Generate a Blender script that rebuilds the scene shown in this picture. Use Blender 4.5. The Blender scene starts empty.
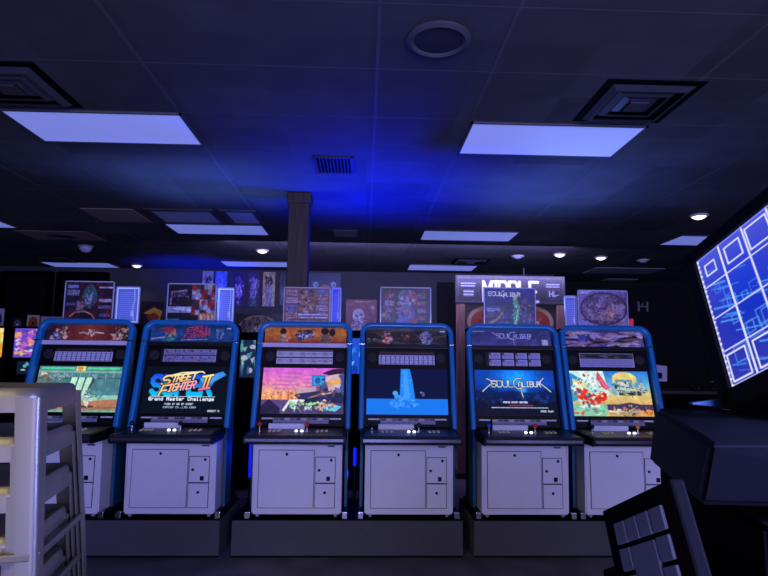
import bpy, bmesh, math, random
import numpy as np
from mathutils import Vector, Matrix
random.seed(7)
rng = np.random.default_rng(11)
scene = bpy.context.scene
COL = scene.collection
PI = math.pi

# ------------------------------------------------------------------ camera, world, lights, exposure
psi, th, ph = math.radians(1.9), math.radians(7.26), .011
fw = Vector((math.sin(psi)*math.cos(th), math.cos(psi)*math.cos(th), math.sin(th)))
r0 = Vector((math.cos(psi), -math.sin(psi), 0)); u0 = r0.cross(fw)
cr = r0*math.cos(ph) + u0*math.sin(ph); cu = cr.cross(fw)
cam_d = bpy.data.cameras.new('camera'); cam = bpy.data.objects.new('camera', cam_d); COL.objects.link(cam)
M = Matrix((cr, cu, -fw)).transposed().to_4x4(); M.translation = Vector((0, 0, 1.62))
cam.matrix_world = M
cam_d.sensor_width = 36; cam_d.lens = 573/768*36; cam_d.clip_start = .02
scene.camera = cam
vs = scene.view_settings
vs.view_transform = 'Standard'; vs.look = 'None'; vs.exposure = 0; vs.gamma = 1
vs.use_curve_mapping = False

world = bpy.data.worlds.new('world'); scene.world = world; world.use_nodes = True
world.node_tree.nodes['Background'].inputs[0].default_value = (.02, .03, .1, 1)
world.node_tree.nodes['Background'].inputs[1].default_value = .3

def lamp(name, kind, loc, target, color, power, size=None, size_y=None, spot=None, blend=.6, spread=None):
    d = bpy.data.lights.new(name, kind); o = bpy.data.objects.new(name, d); COL.objects.link(o)
    o.location = loc
    if target is not None:
        o.rotation_euler = (Vector(target)-Vector(loc)).to_track_quat('-Z', 'Y').to_euler()
    d.color = color; d.energy = power
    if kind == 'AREA':
        d.shape = 'RECTANGLE' if size_y else 'SQUARE'; d.size = size
        if size_y: d.size_y = size_y
        if spread: d.spread = spread
    elif kind == 'SPOT':
        d.spot_size = spot; d.spot_blend = blend; d.shadow_soft_size = size or .05
    else:
        d.shadow_soft_size = size or .1
    return o
# unseen fill lamps added to brighten cabinets, ceiling and stools
lamp('hall_fill', 'AREA', (1.5, -3.0, 2.0), (.6, 5, 1.1), (.385, .35, .77), 530, 4.2, 1.6)
lamp('ceiling_fill', 'AREA', (.3, -2.2, .9), (.2, 3.5, 3.3), (.23, .29, .95), 175, 5, 1.2)  # added upward fill for the ceiling, no screens stand there
lamp('warm_side_light', 'AREA', (-1.45, .1, 2.3), (-.8, 1.3, 1.15), (1, .86, .38), 9, .4, .4, spread=math.radians(55))
lamp('right_side_light', 'AREA', (3.6, .2, 2.2), (-.7, 1.4, 1.2), (.25, .28, 1), 55, .6, .6, spread=math.radians(45))
# blue LED wash behind the row, up onto the ceiling
lamp('blue_uplight', 'SPOT', (.06, 5.74, 2.0), (.06, 5.5, 3.28), (.0, .012, 1), 560, .04, None, math.radians(130), 1)
lamp('blue_uplight', 'SPOT', (-.04, 5.5, 2.02), (.05, 4.3, 3.28), (.0, .012, 1), 16, .04, None, math.radians(85), 1)
lamp('blue_uplight', 'SPOT', (-2.75, 9.9, 1.6), (-2.95, 10.2, 3.2), (.0, .02, 1), 330, .05, None, math.radians(80), 1)
lamp('blue_uplight', 'SPOT', (-1.5, 5.62, 2.0), (-1.4, 5.0, 3.28), (.12, .24, 1), 150, .1, None, math.radians(125), 1)
lamp('blue_uplight', 'SPOT', (1.7, 5.62, 2.0), (1.9, 5.3, 3.28), (.12, .24, 1), 150, .1, None, math.radians(120), 1)
lamp('blue_gap_light', 'POINT', (-.07, 5.3, .62), None, (.0, .03, 1), 1.6, .04)
lamp('blue_gap_light', 'POINT', (-1.03, 5.16, .85), None, (.0, .03, 1), 1.2, .04)
lamp('back_fill', 'AREA', (.5, 7.9, 3.1), (.5, 10.5, 1.6), (.42, .40, 1), 110, 5, .8)

# ------------------------------------------------------------------ materials
def lin(c):
    if isinstance(c, str):
        c = [int(c[i:i+2], 16)/255 for i in (0, 2, 4)]
    return tuple(x/12.92 if x <= .04045 else ((x+.055)/1.055)**2.4 for x in c)
MATS = {}
def mat(name, col, rough=.5, metal=0, var=.12, scale=6, bump=0, emis=0, spec=.5, coat=0):
    if name in MATS: return MATS[name]
    m = bpy.data.materials.new(name); m.use_nodes = True; nt = m.node_tree
    b = nt.nodes['Principled BSDF']; c = lin(col)
    tc = nt.nodes.new('ShaderNodeTexCoord'); nz = nt.nodes.new('ShaderNodeTexNoise')
    nz.inputs['Scale'].default_value = scale; nz.inputs['Detail'].default_value = 5
    nt.links.new(tc.outputs['Object'], nz.inputs['Vector'])
    rp = nt.nodes.new('ShaderNodeValToRGB')
    rp.color_ramp.elements[0].position = .3; rp.color_ramp.elements[1].position = .7
    rp.color_ramp.elements[0].color = (*[x*(1-var) for x in c], 1)
    rp.color_ramp.elements[1].color = (*[min(1, x*(1+var)) for x in c], 1)
    nt.links.new(nz.outputs['Fac'], rp.inputs['Fac']); nt.links.new(rp.outputs['Color'], b.inputs['Base Color'])
    b.inputs['Roughness'].default_value = rough; b.inputs['Metallic'].default_value = metal
    b.inputs['Specular IOR Level'].default_value = spec; b.inputs['Coat Weight'].default_value = coat
    if emis:
        nt.links.new(rp.outputs['Color'], b.inputs['Emission Color']); b.inputs['Emission Strength'].default_value = emis
    if bump:
        bp = nt.nodes.new('ShaderNodeBump'); bp.inputs['Strength'].default_value = bump; bp.inputs['Distance'].default_value = .01
        nt.links.new(nz.outputs['Fac'], bp.inputs['Height']); nt.links.new(bp.outputs['Normal'], b.inputs['Normal'])
    MATS[name] = m; return m
def wood_mat(name, c1, c2, rough=.6):
    m = bpy.data.materials.new(name); m.use_nodes = True; nt = m.node_tree; b = nt.nodes['Principled BSDF']
    tc = nt.nodes.new('ShaderNodeTexCoord'); mp = nt.nodes.new('ShaderNodeMapping'); mp.inputs['Scale'].default_value = (14, 14, 1.2)
    nz = nt.nodes.new('ShaderNodeTexNoise'); nz.inputs['Scale'].default_value = 2.2; nz.inputs['Detail'].default_value = 8
    rp = nt.nodes.new('ShaderNodeValToRGB'); rp.color_ramp.elements[0].color = (*lin(c1), 1); rp.color_ramp.elements[1].color = (*lin(c2), 1)
    rp.color_ramp.elements[0].position = .35; rp.color_ramp.elements[1].position = .65
    nt.links.new(tc.outputs['Object'], mp.inputs['Vector']); nt.links.new(mp.outputs['Vector'], nz.inputs['Vector'])
    nt.links.new(nz.outputs['Fac'], rp.inputs['Fac']); nt.links.new(rp.outputs['Color'], b.inputs['Base Color'])
    b.inputs['Roughness'].default_value = rough; MATS[name] = m; return m
def art_mat(name, emis=0, base=1.0, rough=.45, coat=0):
    if name in MATS: return MATS[name]
    m = bpy.data.materials.new(name); m.use_nodes = True; nt = m.node_tree; b = nt.nodes['Principled BSDF']
    at = nt.nodes.new('ShaderNodeAttribute'); at.attribute_name = 'art'
    if base > 0: nt.links.new(at.outputs['Color'], b.inputs['Base Color'])
    else: b.inputs['Base Color'].default_value = (.004, .004, .005, 1)
    if emis:
        nt.links.new(at.outputs['Color'], b.inputs['Emission Color']); b.inputs['Emission Strength'].default_value = emis
    b.inputs['Roughness'].default_value = rough; b.inputs['Coat Weight'].default_value = coat
    MATS[name] = m; return m

WHITE = mat('white_laminate', 'cfcdd6', .45, var=.03)
BLUE = mat('blue_paint', '1878b8', .3, var=.05, coat=.3)
DBLUE = mat('blue_panel', '0f4c66', .4, var=.06)
BLACK = mat('black_plastic', '08080a', .5, var=.2, spec=.2)
DBLACK = mat('matt_black', '050506', .8, var=.2, spec=.06)
PANELTOP = mat('panel_metal', '26262c', .35, .3, var=.15)
EDGE = mat('panel_edge_metal', '6a6a72', .28, .9, var=.1)
CHROME = mat('chrome', 'c8c8cc', .2, 1, var=.03)
SEAM = mat('door_seam', '33323d', .7)
GREY = mat('grey_plastic', '8a8a94', .5)
PLAT = mat('grey_carpet', '434247', .9, var=.08, scale=60)
RED = mat('red_ball', 'd02818', .25); BLUEBALL = mat('blue_ball', '1850d0', .25); ORANGE = mat('orange_ball', 'e08030', .25); DARKBALL = mat('black_ball', '101014', .25)
BTN = {c: mat('button_'+n, c, .3) for n, c in (('ivory', 'cfc49a'), ('navy', '20264a'), ('rose', '9a4858'), ('white', 'd8d8e0'))}
LIT = mat('lit_button', 'eef4ff', .4, emis=2.2, var=.01)
PAPER = mat('white_card', 'd4d6e4', .6, var=.04)
ACRYL = mat('clear_acrylic_edge', 'b8c4e8', .15, var=.02)
WOOD = wood_mat('brown_wood', '1e140e', '3e2a1e')
PINKWOOD = wood_mat('pine_board', '8a5c4c', 'b08070')
CREAM = mat('cream_steel', '3c382d', .35, .3, var=.06, scale=3)

# ------------------------------------------------------------------ mesh helpers
def link(name, me, material=None, parent=None):
    o = bpy.data.objects.new(name, me); COL.objects.link(o)
    if material is not None and me is not None and not me.materials: me.materials.append(material)
    if parent: o.parent = parent
    return o
def finish(name, bm, material, parent=None, smooth=False):
    bmesh.ops.recalc_face_normals(bm, faces=bm.faces)
    me = bpy.data.meshes.new(name); bm.to_mesh(me); bm.free()
    if smooth:
        for p in me.polygons: p.use_smooth = True
        try: me.set_sharp_from_angle(angle=math.radians(40))
        except Exception: pass
    return link(name, me, material, parent)
def add_box(bm, c, s, bev=0, rot=None, seg=2):
    r = bmesh.ops.create_cube(bm, size=1)
    vsx = r['verts']
    for v in vsx: v.co = Vector((v.co.x*s[0], v.co.y*s[1], v.co.z*s[2]))
    if bev:
        es = list({e for v in vsx for e in v.link_edges})
        g = bmesh.ops.bevel(bm, geom=es, offset=bev, segments=seg, affect='EDGES', profile=.6)
        vsx = list({v for f in g['faces'] for v in f.verts} | {v for v in vsx if v.is_valid})
        seen = set(vsx); st = list(vsx)
        while st:
            v = st.pop()
            for e in v.link_edges:
                w = e.other_vert(v)
                if w not in seen: seen.add(w); st.append(w)
        vsx = list(seen)
    for v in vsx:
        co = v.co.copy()
        if rot is not None: co = rot @ co
        v.co = co + Vector(c)
def box(name, c, s, material, parent=None, bev=0, rot=None):
    bm = bmesh.new(); add_box(bm, (0, 0, 0), s, bev, rot)
    o = finish(name, bm, material, parent); o.location = c; return o
def add_prism(bm, poly, axis, a, b):
    """extrude a polygon (2-D) along an axis: 'x' -> poly is (y,z); 'y' -> (x,z); 'z' -> (x,y)"""
    def P(p, t):
        return {'x': (t, p[0], p[1]), 'y': (p[0], t, p[1]), 'z': (p[0], p[1], t)}[axis]
    A = [bm.verts.new(P(p, a)) for p in poly]; B = [bm.verts.new(P(p, b)) for p in poly]
    n = len(poly); bm.faces.new(A); bm.faces.new(B[::-1])
    for i in range(n): bm.faces.new((A[i], A[(i+1) % n], B[(i+1) % n], B[i]))
def prism(name, poly, axis, a, b, material, parent=None, bev=0):
    bm = bmesh.new(); add_prism(bm, poly, axis, a, b)
    if bev: bmesh.ops.bevel(bm, geom=list(bm.edges), offset=bev, segments=2, affect='EDGES')
    return finish(name, bm, material, parent)
def add_lathe(bm, prof, seg=16, c=(0, 0, 0), rot=None):
    """profile of (r,z) around z"""
    rings = []
    for r, z in prof:
        ring = []
        for k in range(seg):
            a = 2*PI*k/seg; co = Vector((r*math.cos(a), r*math.sin(a), z))
            if rot is not None: co = rot @ co
            ring.append(bm.verts.new(co+Vector(c)))
        rings.append(ring)
    for i in range(len(rings)-1):
        for k in range(seg):
            bm.faces.new((rings[i][k], rings[i][(k+1) % seg], rings[i+1][(k+1) % seg], rings[i+1][k]))
    bm.faces.new(rings[0][::-1]); bm.faces.new(rings[-1])
def lathe(name, prof, material, parent=None, seg=16, loc=(0, 0, 0), rot=None):
    bm = bmesh.new(); add_lathe(bm, prof, seg, (0, 0, 0), rot)
    o = finish(name, bm, material, parent, True); o.location = loc; return o
def add_sweep(bm, pts, sect, up=Vector((0, 1, 0)), closed=False):
    """sweep a 2-D section (list of (a,b)) along pts; a is along side = tangent x up, b along up"""
    rings = []; n = len(pts)
    for i, p in enumerate(pts):
        p = Vector(p)
        t = (Vector(pts[min(i+1, n-1)])-Vector(pts[max(i-1, 0)])).normalized()
        s = t.cross(up).normalized(); u = s.cross(t).normalized()
        rings.append([bm.verts.new(p+s*a+u*b) for a, b in sect])
    m = len(sect)
    for i in range(n-1):
        for k in range(m):
            bm.faces.new((rings[i][k], rings[i][(k+1) % m], rings[i+1][(k+1) % m], rings[i+1][k]))
    bm.faces.new(rings[0][::-1]); bm.faces.new(rings[-1])
def rrect(w, h, r, n=3):
    out = []
    for cx, cy, a0 in ((w/2-r, h/2-r, 0), (-w/2+r, h/2-r, 90), (-w/2+r, -h/2+r, 180), (w/2-r, -h/2+r, 270)):
        for k in range(n+1):
            a = math.radians(a0+90*k/n); out.append((cx+r*math.cos(a), cy+r*math.sin(a)))
    return out
def circ(r, n=8): return [(r*math.cos(2*PI*k/n), r*math.sin(2*PI*k/n)) for k in range(n)]
def thing(name, label, cat, loc=(0, 0, 0), rz=0, group=None):
    o = bpy.data.objects.new(name, None); COL.objects.link(o); o.location = loc; o.rotation_euler.z = rz
    o.empty_display_size = .1
    return tag(o, label, cat, group)
def tag(o, label, cat, group=None):
    o['label'] = label; o['category'] = cat
    if group: o['group'] = group
    return o
def struct(o): o['kind'] = 'structure'; return o
def dup(o, parent=None):
    c = o.copy(); COL.objects.link(c)
    if parent: c.parent = parent
    for ch in o.children: dup(ch, c)
    return c
def child(o, stem):
    return [c for c in o.children if c.name.split('.')[0] == stem]

# ------------------------------------------------------------------ pictures: flat art as vertex colours on a fine grid
FONT = {'A': ['04,02,13,20'], }
_F = '''A 0,6 0,2 2,0 4,2 4,6|0,4 4,4;B 0,0 3,0 4,1 3,3 0,3|3,3 4,4 4,5 3,6 0,6 0,0;C 4,1 3,0 1,0 0,1 0,5 1,6 3,6 4,5;D 0,0 3,0 4,1 4,5 3,6 0,6 0,0;E 4,0 0,0 0,6 4,6|0,3 3,3;F 4,0 0,0 0,6|0,3 3,3;G 4,1 3,0 1,0 0,1 0,5 1,6 4,6 4,3 2,3;H 0,0 0,6|4,0 4,6|0,3 4,3;I 1,0 3,0|2,0 2,6|1,6 3,6;J 4,0 4,5 3,6 1,6 0,5;K 0,0 0,6|4,0 0,3 4,6;L 0,0 0,6 4,6;M 0,6 0,0 2,3 4,0 4,6;N 0,6 0,0 4,6 4,0;O 1,0 3,0 4,1 4,5 3,6 1,6 0,5 0,1 1,0;P 0,6 0,0 3,0 4,1 4,2 3,3 0,3;Q 1,0 3,0 4,1 4,5 3,6 1,6 0,5 0,1 1,0|2,4 4,6;R 0,6 0,0 3,0 4,1 4,2 3,3 0,3|2,3 4,6;S 4,1 3,0 1,0 0,1 0,2 1,3 3,3 4,4 4,5 3,6 1,6 0,5;T 0,0 4,0|2,0 2,6;U 0,0 0,5 1,6 3,6 4,5 4,0;V 0,0 2,6 4,0;W 0,0 1,6 2,2 3,6 4,0;X 0,0 4,6|4,0 0,6;Y 0,0 2,3 4,0|2,3 2,6;Z 0,0 4,0 0,6 4,6;0 1,0 3,0 4,1 4,5 3,6 1,6 0,5 0,1 1,0;1 1,1 2,0 2,6|1,6 3,6;2 0,1 1,0 3,0 4,1 4,2 0,6 4,6;3 0,0 4,0 2,2 4,4 4,5 3,6 1,6 0,5;4 3,6 3,0 0,4 4,4;5 4,0 0,0 0,3 3,3 4,4 4,5 3,6 0,6;6 4,0 1,0 0,1 0,5 1,6 3,6 4,5 4,3 0,3;7 0,0 4,0 1,6;8 1,0 3,0 4,1 4,2 0,4 0,5 1,6 3,6 4,5 4,4 0,2 0,1 1,0;9 4,3 0,3 0,1 1,0 3,0 4,1 4,5 3,6 0,6;. 2,5.5 2,6;, 2,5 1,7;- 1,3 3,3;a 0,2 3,2 4,3 4,6 1,6 0,5 1,4 4,4;d 4,0 4,6 1,6 0,5 0,3 1,2 4,2;e 0,4 4,4 4,3 3,2 1,2 0,3 0,5 1,6 4,6;g 4,2 1,2 0,3 0,4 1,5 4,5|4,2 4,7 0,7;h 0,0 0,6|0,2 3,2 4,3 4,6;l 1,0 1,6 3,6;n 0,6 0,2 3,2 4,3 4,6;r 0,2 0,6|0,3 2,2 4,2;s 4,2 0,2 0,4 4,4 4,6 0,6;t 2,0 2,6 4,6|0,2 4,2;+ 0,3 4,3|2,1 2,5'''
GLYPH = {}
for item in _F.split(';'):
    ch, rest = item.split(' ', 1)
    GLYPH[ch] = [[tuple(map(float, q.split(','))) for q in st.split()] for st in rest.split('|')]

class Art:
    """W x H drawing units, y down; k samples per unit, 2x oversampled"""
    def __init__(s, W, H, k, bg='000000'):
        s.W, s.H, s.k = W, H, k*2
        s.w, s.h = int(round(W*k))*2, int(round(H*k))*2
        s.a = np.empty((s.h, s.w, 3)); s.a[:] = s.c(bg)
        s.X, s.Y = np.meshgrid((np.arange(s.w)+.5)/s.w*W, (np.arange(s.h)+.5)/s.h*H)
    def c(s, c): return np.array([int(c[i:i+2], 16)/255 for i in (0, 2, 4)]) if isinstance(c, str) else np.array(c)
    def put(s, m, c, al=1):
        if callable(c): col = c(s.X[m], s.Y[m])
        else: col = s.c(c)
        s.a[m] = s.a[m]*(1-al)+col*al; return s
    def rect(s, x0, y0, x1, y1, c, al=1): return s.put((s.X >= x0) & (s.X < x1) & (s.Y >= y0) & (s.Y < y1), c, al)
    def ell(s, x, y, rx, ry, c, al=1): return s.put(((s.X-x)/rx)**2+((s.Y-y)/ry)**2 < 1, c, al)
    def ring(s, x, y, rx, ry, t, c, al=1):
        d = np.sqrt(((s.X-x)/rx)**2+((s.Y-y)/ry)**2); return s.put((d < 1) & (d > 1-t), c, al)
    def poly(s, pts, c, al=1):
        m = np.zeros(s.X.shape, bool); n = len(pts)
        for i in range(n):
            (x0, y0), (x1, y1) = pts[i], pts[(i+1) % n]
            if y0 == y1: continue
            m ^= ((s.Y > y0) != (s.Y > y1)) & (s.X < (x1-x0)*(s.Y-y0)/(y1-y0)+x0)
        return s.put(m, c, al)
    def line(s, pts, t, c, al=1):
        m = np.zeros(s.X.shape, bool)
        for (x0, y0), (x1, y1) in zip(pts, pts[1:]):
            dx, dy = x1-x0, y1-y0; L = dx*dx+dy*dy+1e-9
            q = np.clip(((s.X-x0)*dx+(s.Y-y0)*dy)/L, 0, 1)
            m |= (s.X-x0-q*dx)**2+(s.Y-y0-q*dy)**2 < (t/2)**2
        return s.put(m, c, al)
    def grad(s, x0, y0, x1, y1, stops, vert=True):
        m = (s.X >= x0) & (s.X < x1) & (s.Y >= y0) & (s.Y < y1)
        f = (s.Y[m]-y0)/(y1-y0) if vert else (s.X[m]-x0)/(x1-x0)
        ps = [p for p, _ in stops]; cs = np.array([s.c(c) for _, c in stops])
        s.a[m] = np.stack([np.interp(f, ps, cs[:, i]) for i in range(3)], 1); return s
    def text(s, tx, x, y, h, c, t=.9, wr=.62, gap=.25, slant=0, rise=0, al=1):
        """top-left x,y; h cap height; wr width ratio; slant shear; rise baseline slope"""
        cw = h*wr; px = x
        for ch in tx:
            for st in GLYPH.get(ch, []):
                pp = []
                for gx, gy in st:
                    yy = gy/6*h; xx = px+gx/4*cw+slant*(h-yy)
                    pp.append((xx, y+yy-rise*(xx-x)))
                s.line(pp, t, c, al)
            px += cw*(1+gap)
        return s
    def scrib(s, x0, y0, x1, y1, n, cols, seed=0, t=.6):
        r = np.random.default_rng(seed)
        for i in range(n):
            x, y = r.uniform(x0, x1), r.uniform(y0, y1)
            w, h = (x1-x0)*r.uniform(.04, .14), (y1-y0)*r.uniform(.04, .14)
            c = cols[r.integers(len(cols))]
            if r.random() < .5: s.ell(min(x, x1-w), y, w, h, c, .8)
            else: s.poly([(x, y), (x+w*2, y-h), (x+w, y+h*2)], c, .8)
            m = (s.X < x0) | (s.X > x1)
        return s
    def words(s, x0, y0, x1, rows, pitch, c, seed=0, t=.7, al=1):
        """rows of small unreadable print as broken dashes"""
        r = np.random.default_rng(seed)
        for i in range(rows):
            x = x0; y = y0+i*pitch
            while x < x1:
                w = r.uniform(1, 3.5)
                s.line([(x, y), (min(x+w, x1), y)], t, c, al); x += w+r.uniform(.7, 1.3)
        return s
    def chaos(s, cx, cy, rx, ry, n, cols, seed=0, size=1.6):
        """small strokes and blots of the given colours inside an ellipse"""
        r = np.random.default_rng(seed)
        for i in range(n):
            q = r.uniform(0, 2*PI); d = math.sqrt(r.uniform(0, 1))
            x, y = cx+rx*d*math.cos(q), cy+ry*d*math.sin(q); c = cols[r.integers(len(cols))]; z = size*r.uniform(.5, 1.5)
            if i % 3: s.ell(x, y, z*r.uniform(.5, 1.2), z*r.uniform(.5, 1.2), c, .75)
            else:
                a = r.uniform(0, PI); s.line([(x, y), (x+2.4*z*math.cos(a), y+2.4*z*math.sin(a))], z*.5, c, .8)
        return s
    def tex(s, amt, cell=2.0, seed=0):
        """printed-picture grain at two sizes, tone and tint"""
        r = np.random.default_rng(seed)
        for k, q in ((1, amt), (2.6, amt*.9)):
            h, w = int(s.H/(cell*k))+3, int(s.W/(cell*k))+3
            g = r.normal(0, q, (h, w, 1))+r.normal(0, q*.45, (h, w, 3))
            fy = np.linspace(0, h-1.001, s.h); fx = np.linspace(0, w-1.001, s.w); iy = fy.astype(int); ix = fx.astype(int)
            ty = (fy-iy)[:, None, None]; tx = (fx-ix)[None, :, None]
            v = (g[iy][:, ix]*(1-tx)+g[iy][:, ix+1]*tx)*(1-ty)+(g[iy+1][:, ix]*(1-tx)+g[iy+1][:, ix+1]*tx)*ty
            s.a = np.clip(s.a*(1+v), 0, 1)
        return s
    def noise(s, amt, seed=0):
        r = np.random.default_rng(seed); n = r.normal(0, amt, (s.h//4+1, s.w//4+1, 1)).repeat(4, 0).repeat(4, 1)[:s.h, :s.w]
        s.a = np.clip(s.a+n, 0, 1); return s
    def out(s):
        a = s.a.reshape(s.h//2, 2, s.w//2, 2, 3).mean((1, 3))
        return np.where(a <= .04045, a/12.92, ((a+.055)/1.055)**2.4)
def art_mesh(name, art, w, h, t=.004, mask=None):
    """front picture faces -Y, x right, z up, centred in x, bottom at z=0; a closed thin slab"""
    px = art.out(); ny, nx = px.shape[:2]
    xs = np.linspace(-w/2, w/2, nx); zs = np.linspace(h, 0, ny)
    X, Z = np.meshgrid(xs, zs); V = np.stack([X, np.zeros_like(X), Z], -1).reshape(-1, 3)
    i = np.arange(ny*nx).reshape(ny, nx)
    q = np.stack([i[:-1, :-1], i[1:, :-1], i[1:, 1:], i[:-1, 1:]], -1).reshape(-1, 4)
    faces = q.tolist(); n0 = len(V)
    back = [(-w/2, t, h), (w/2, t, h), (w/2, t, 0), (-w/2, t, 0)]
    V = np.vstack([V, back]); b = [n0, n0+1, n0+2, n0+3]
    faces += [b, [b[0]]+i[0, :].tolist()+[b[1]], [b[1]]+i[:, -1].tolist()+[b[2]],
              [b[2]]+i[-1, ::-1].tolist()+[b[3]], [b[3]]+i[::-1, 0].tolist()+[b[0]]]
    me = bpy.data.meshes.new(name); me.from_pydata(V.tolist(), [], faces); me.update()
    ca = me.color_attributes.new('art', 'FLOAT_COLOR', 'POINT')
    c = np.ones((len(V), 4), np.float32); c[:n0, :3] = px.reshape(-1, 3); c[n0:, :3] = .05
    ca.data.foreach_set('color', c.ravel())
    return me
POSTER = art_mat('printed_paper', 0, 1, .4)
SCREEN = art_mat('lit_screen', 1.0, 0, .35); SCREEN.node_tree.nodes['Principled BSDF'].inputs['Specular IOR Level'].default_value = .12
MARQ = art_mat('backlit_print', .22, 1, .35)
def picture(name, art, w, h, material, parent=None, loc=(0, 0, 0), t=.004, rot=None):
    me = art_mesh(name, art, w, h, t); o = link(name, me, material, parent); o.location = loc
    if rot is not None: o.rotation_euler = rot
    return o

# ------------------------------------------------------------------ the room
H = 3.28
floor_m = mat('dark_floor', '57525a', .6, var=.4, scale=3, bump=.1)
ceil_m = mat('black_ceiling_tile', '46464c', .8, var=.12, scale=4, bump=.15, spec=.2)
_nt = ceil_m.node_tree; _b = _nt.nodes['Principled BSDF']; _src = _b.inputs['Base Color'].links[0].from_socket
_tc = _nt.nodes.new('ShaderNodeTexCoord'); _sn = _nt.nodes.new('ShaderNodeVectorMath'); _sn.operation = 'SNAP'; _sn.inputs[1].default_value = (.61, .61, 1)
_wn = _nt.nodes.new('ShaderNodeTexWhiteNoise'); _mr = _nt.nodes.new('ShaderNodeMapRange'); _mr.inputs['To Min'].default_value = .78; _mr.inputs['To Max'].default_value = 1.2
_mx = _nt.nodes.new('ShaderNodeVectorMath'); _mx.operation = 'SCALE'
_nt.links.new(_tc.outputs['Object'], _sn.inputs[0]); _nt.links.new(_sn.outputs[0], _wn.inputs['Vector']); _nt.links.new(_wn.outputs['Value'], _mr.inputs['Value'])
_nt.links.new(_src, _mx.inputs[0]); _nt.links.new(_mr.outputs[0], _mx.inputs['Scale']); _nt.links.new(_mx.outputs[0], _b.inputs['Base Color'])
grid_m = mat('ceiling_grid_metal', '4e4e55', .7, var=.1, spec=.2)
wall_m = mat('charcoal_wall', '3c3d46', .85, var=.08)
dark_m = mat('black_wall', '08080a', .9, var=.1)
glass_m = mat('dark_window_glass', '0e0e16', .15, var=.3, scale=1)
FZ = .066
struct(box('floor', (0, 4, FZ-.05), (18, 18, .1), floor_m))
struct(box('ceiling', (0, 4, H+.05), (18, 18, .1), ceil_m))
XL = [-8.16, -6.94, -5.72, -4.48, -3.2, -2.49, -1.28, .05, .71, 1.95, 3.0, 4.1, 5.3, 6.5]
YL = [-1.15, -.55, .06, .67, 1.28, 1.88, 2.49, 3.1, 3.76, 4.38, 5.03, 5.65, 6.3, 6.98, 7.6, 8.2, 8.9, 9.68, 10.28]
bm = bmesh.new()
for x in XL: add_box(bm, (x, 4, H-.0005), (.02, 13, .003))
for y in YL: add_box(bm, (0, y, H-.0002), (16.5, .01, .001))
struct(finish('trim_1', bm, grid_m))
struct(box('wall_back', (-2.2, 10.75, H/2), (11.6, .2, H), wall_m))
struct(box('wall_back_right', (5.6, 11.6, H/2), (4.6, .2, H), dark_m))
struct(box('wall_left', (-8.0, 4, H/2), (.2, 13.3, H), dark_m))
struct(box('wall_right', (7.0, 4, H/2), (.2, 15.0, H), dark_m))
struct(box('wall_front', (0, -4.6, H/2), (15, .2, H), wall_m))
struct(box('baseboard_back', (-2.2, 10.63, .06), (11.6, .03, .12), DBLACK))
# dark storefront windows at the far left
for k, (x0, x1) in enumerate(((-7.8, -6.75), (-6.6, -5.75), (-5.6, -4.75))):
    w = struct(box('window_%d' % (k+1), ((x0+x1)/2, 10.62, 2.2), (x1-x0, .03, 1.9), glass_m))
    f = bmesh.new()
    for x in (x0, x1): add_box(f, (x-(x0+x1)/2, -.03, 0), (.09, .06, 1.95))
    for z in (-.95, .95): add_box(f, (0, -.03, z), (x1-x0, .06, .07))
    finish('window_frame', f, DBLACK, w)
# charcoal doorway beside the wooden sign
d = struct(box('door_1', (1.52, 10.63, 1.55), (.34, .04, 3.1), dark_m))

# ceiling fittings
PANEL = mat('light_diffuser', 'e6e8f6', .6, var=.02, scale=3, emis=.5)
nt = PANEL.node_tree
for n in nt.nodes:
    if n.type == 'BSDF_PRINCIPLED':
        for l in list(n.inputs['Emission Color'].links): nt.links.remove(l)
        n.inputs['Emission Color'].default_value = (.21, .28, .95, 1)
def light_panel(x0, y0, x1, y1, label):
    t = thing('ceiling_light', label, 'ceiling light', ((x0+x1)/2, (y0+y1)/2, H), 0, 'ceiling light panels')
    w, dd = x1-x0, y1-y0
    box('diffuser', (0, 0, -.006), (w-.03, dd-.03, .008), PANEL, t)
    f = bmesh.new()
    for sx in (-1, 1): add_box(f, (sx*(w/2-.008), 0, -.008), (.016, dd, .014))
    for sy in (-1, 1): add_box(f, (0, sy*(dd/2-.008), -.008), (w, .016, .014))
    finish('frame', f, grid_m, t)
light_panel(-2.49, 3.76, -1.27, 4.33, 'large pale ceiling light panel at upper left, nearest the left air vent')
light_panel(.72, 3.78, 1.97, 4.39, 'large pale ceiling light panel at upper right, touching the square air vent')
light_panel(-2.5, 6.99, -1.28, 7.56, 'pale ceiling light panel directly behind the two mesh ceiling grilles')
light_panel(.73, 7.1, 1.97, 7.68, 'pale ceiling light panel above the wooden sign, second row from camera')
light_panel(-2.48, 9.66, -1.28, 10.2, 'thin far ceiling light panel just above the row of hanging banners')
light_panel(.75, 9.7, 1.95, 10.3, 'thin far ceiling light panel beside the far square vent at the back wall')
light_panel(-5.7, 10.05, -4.5, 10.6, 'thin far ceiling light panel at the left, above the dark windows')
light_panel(-5.72, 7.0, -4.48, 7.4, 'ceiling light panel cut off by the left edge of the photo')
light_panel(4.07, 7.12, 5.3, 7.72, 'grey ceiling light panel at right beside the large tilted lit screen')
DIMP = mat('unlit_diffuser', '8a8a98', .6, var=.03)
for (x0, y0, x1, y1, lb) in ((4.0, 9.7, 5.25, 10.35, 'dim unlit ceiling panel in the far right corner, the wider one'), (4.75, 11.0, 5.4, 11.35, 'small dim unlit ceiling panel at the far right, farthest from camera')):
    t = tag(box('ceiling_panel', ((x0+x1)/2, (y0+y1)/2, H-.006), (x1-x0-.03, y1-y0-.03, .01), DIMP), lb, 'ceiling panel', 'unlit ceiling panels')
VENT = mat('vent_metal', '3a3c46', .45, .2, var=.1)
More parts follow.
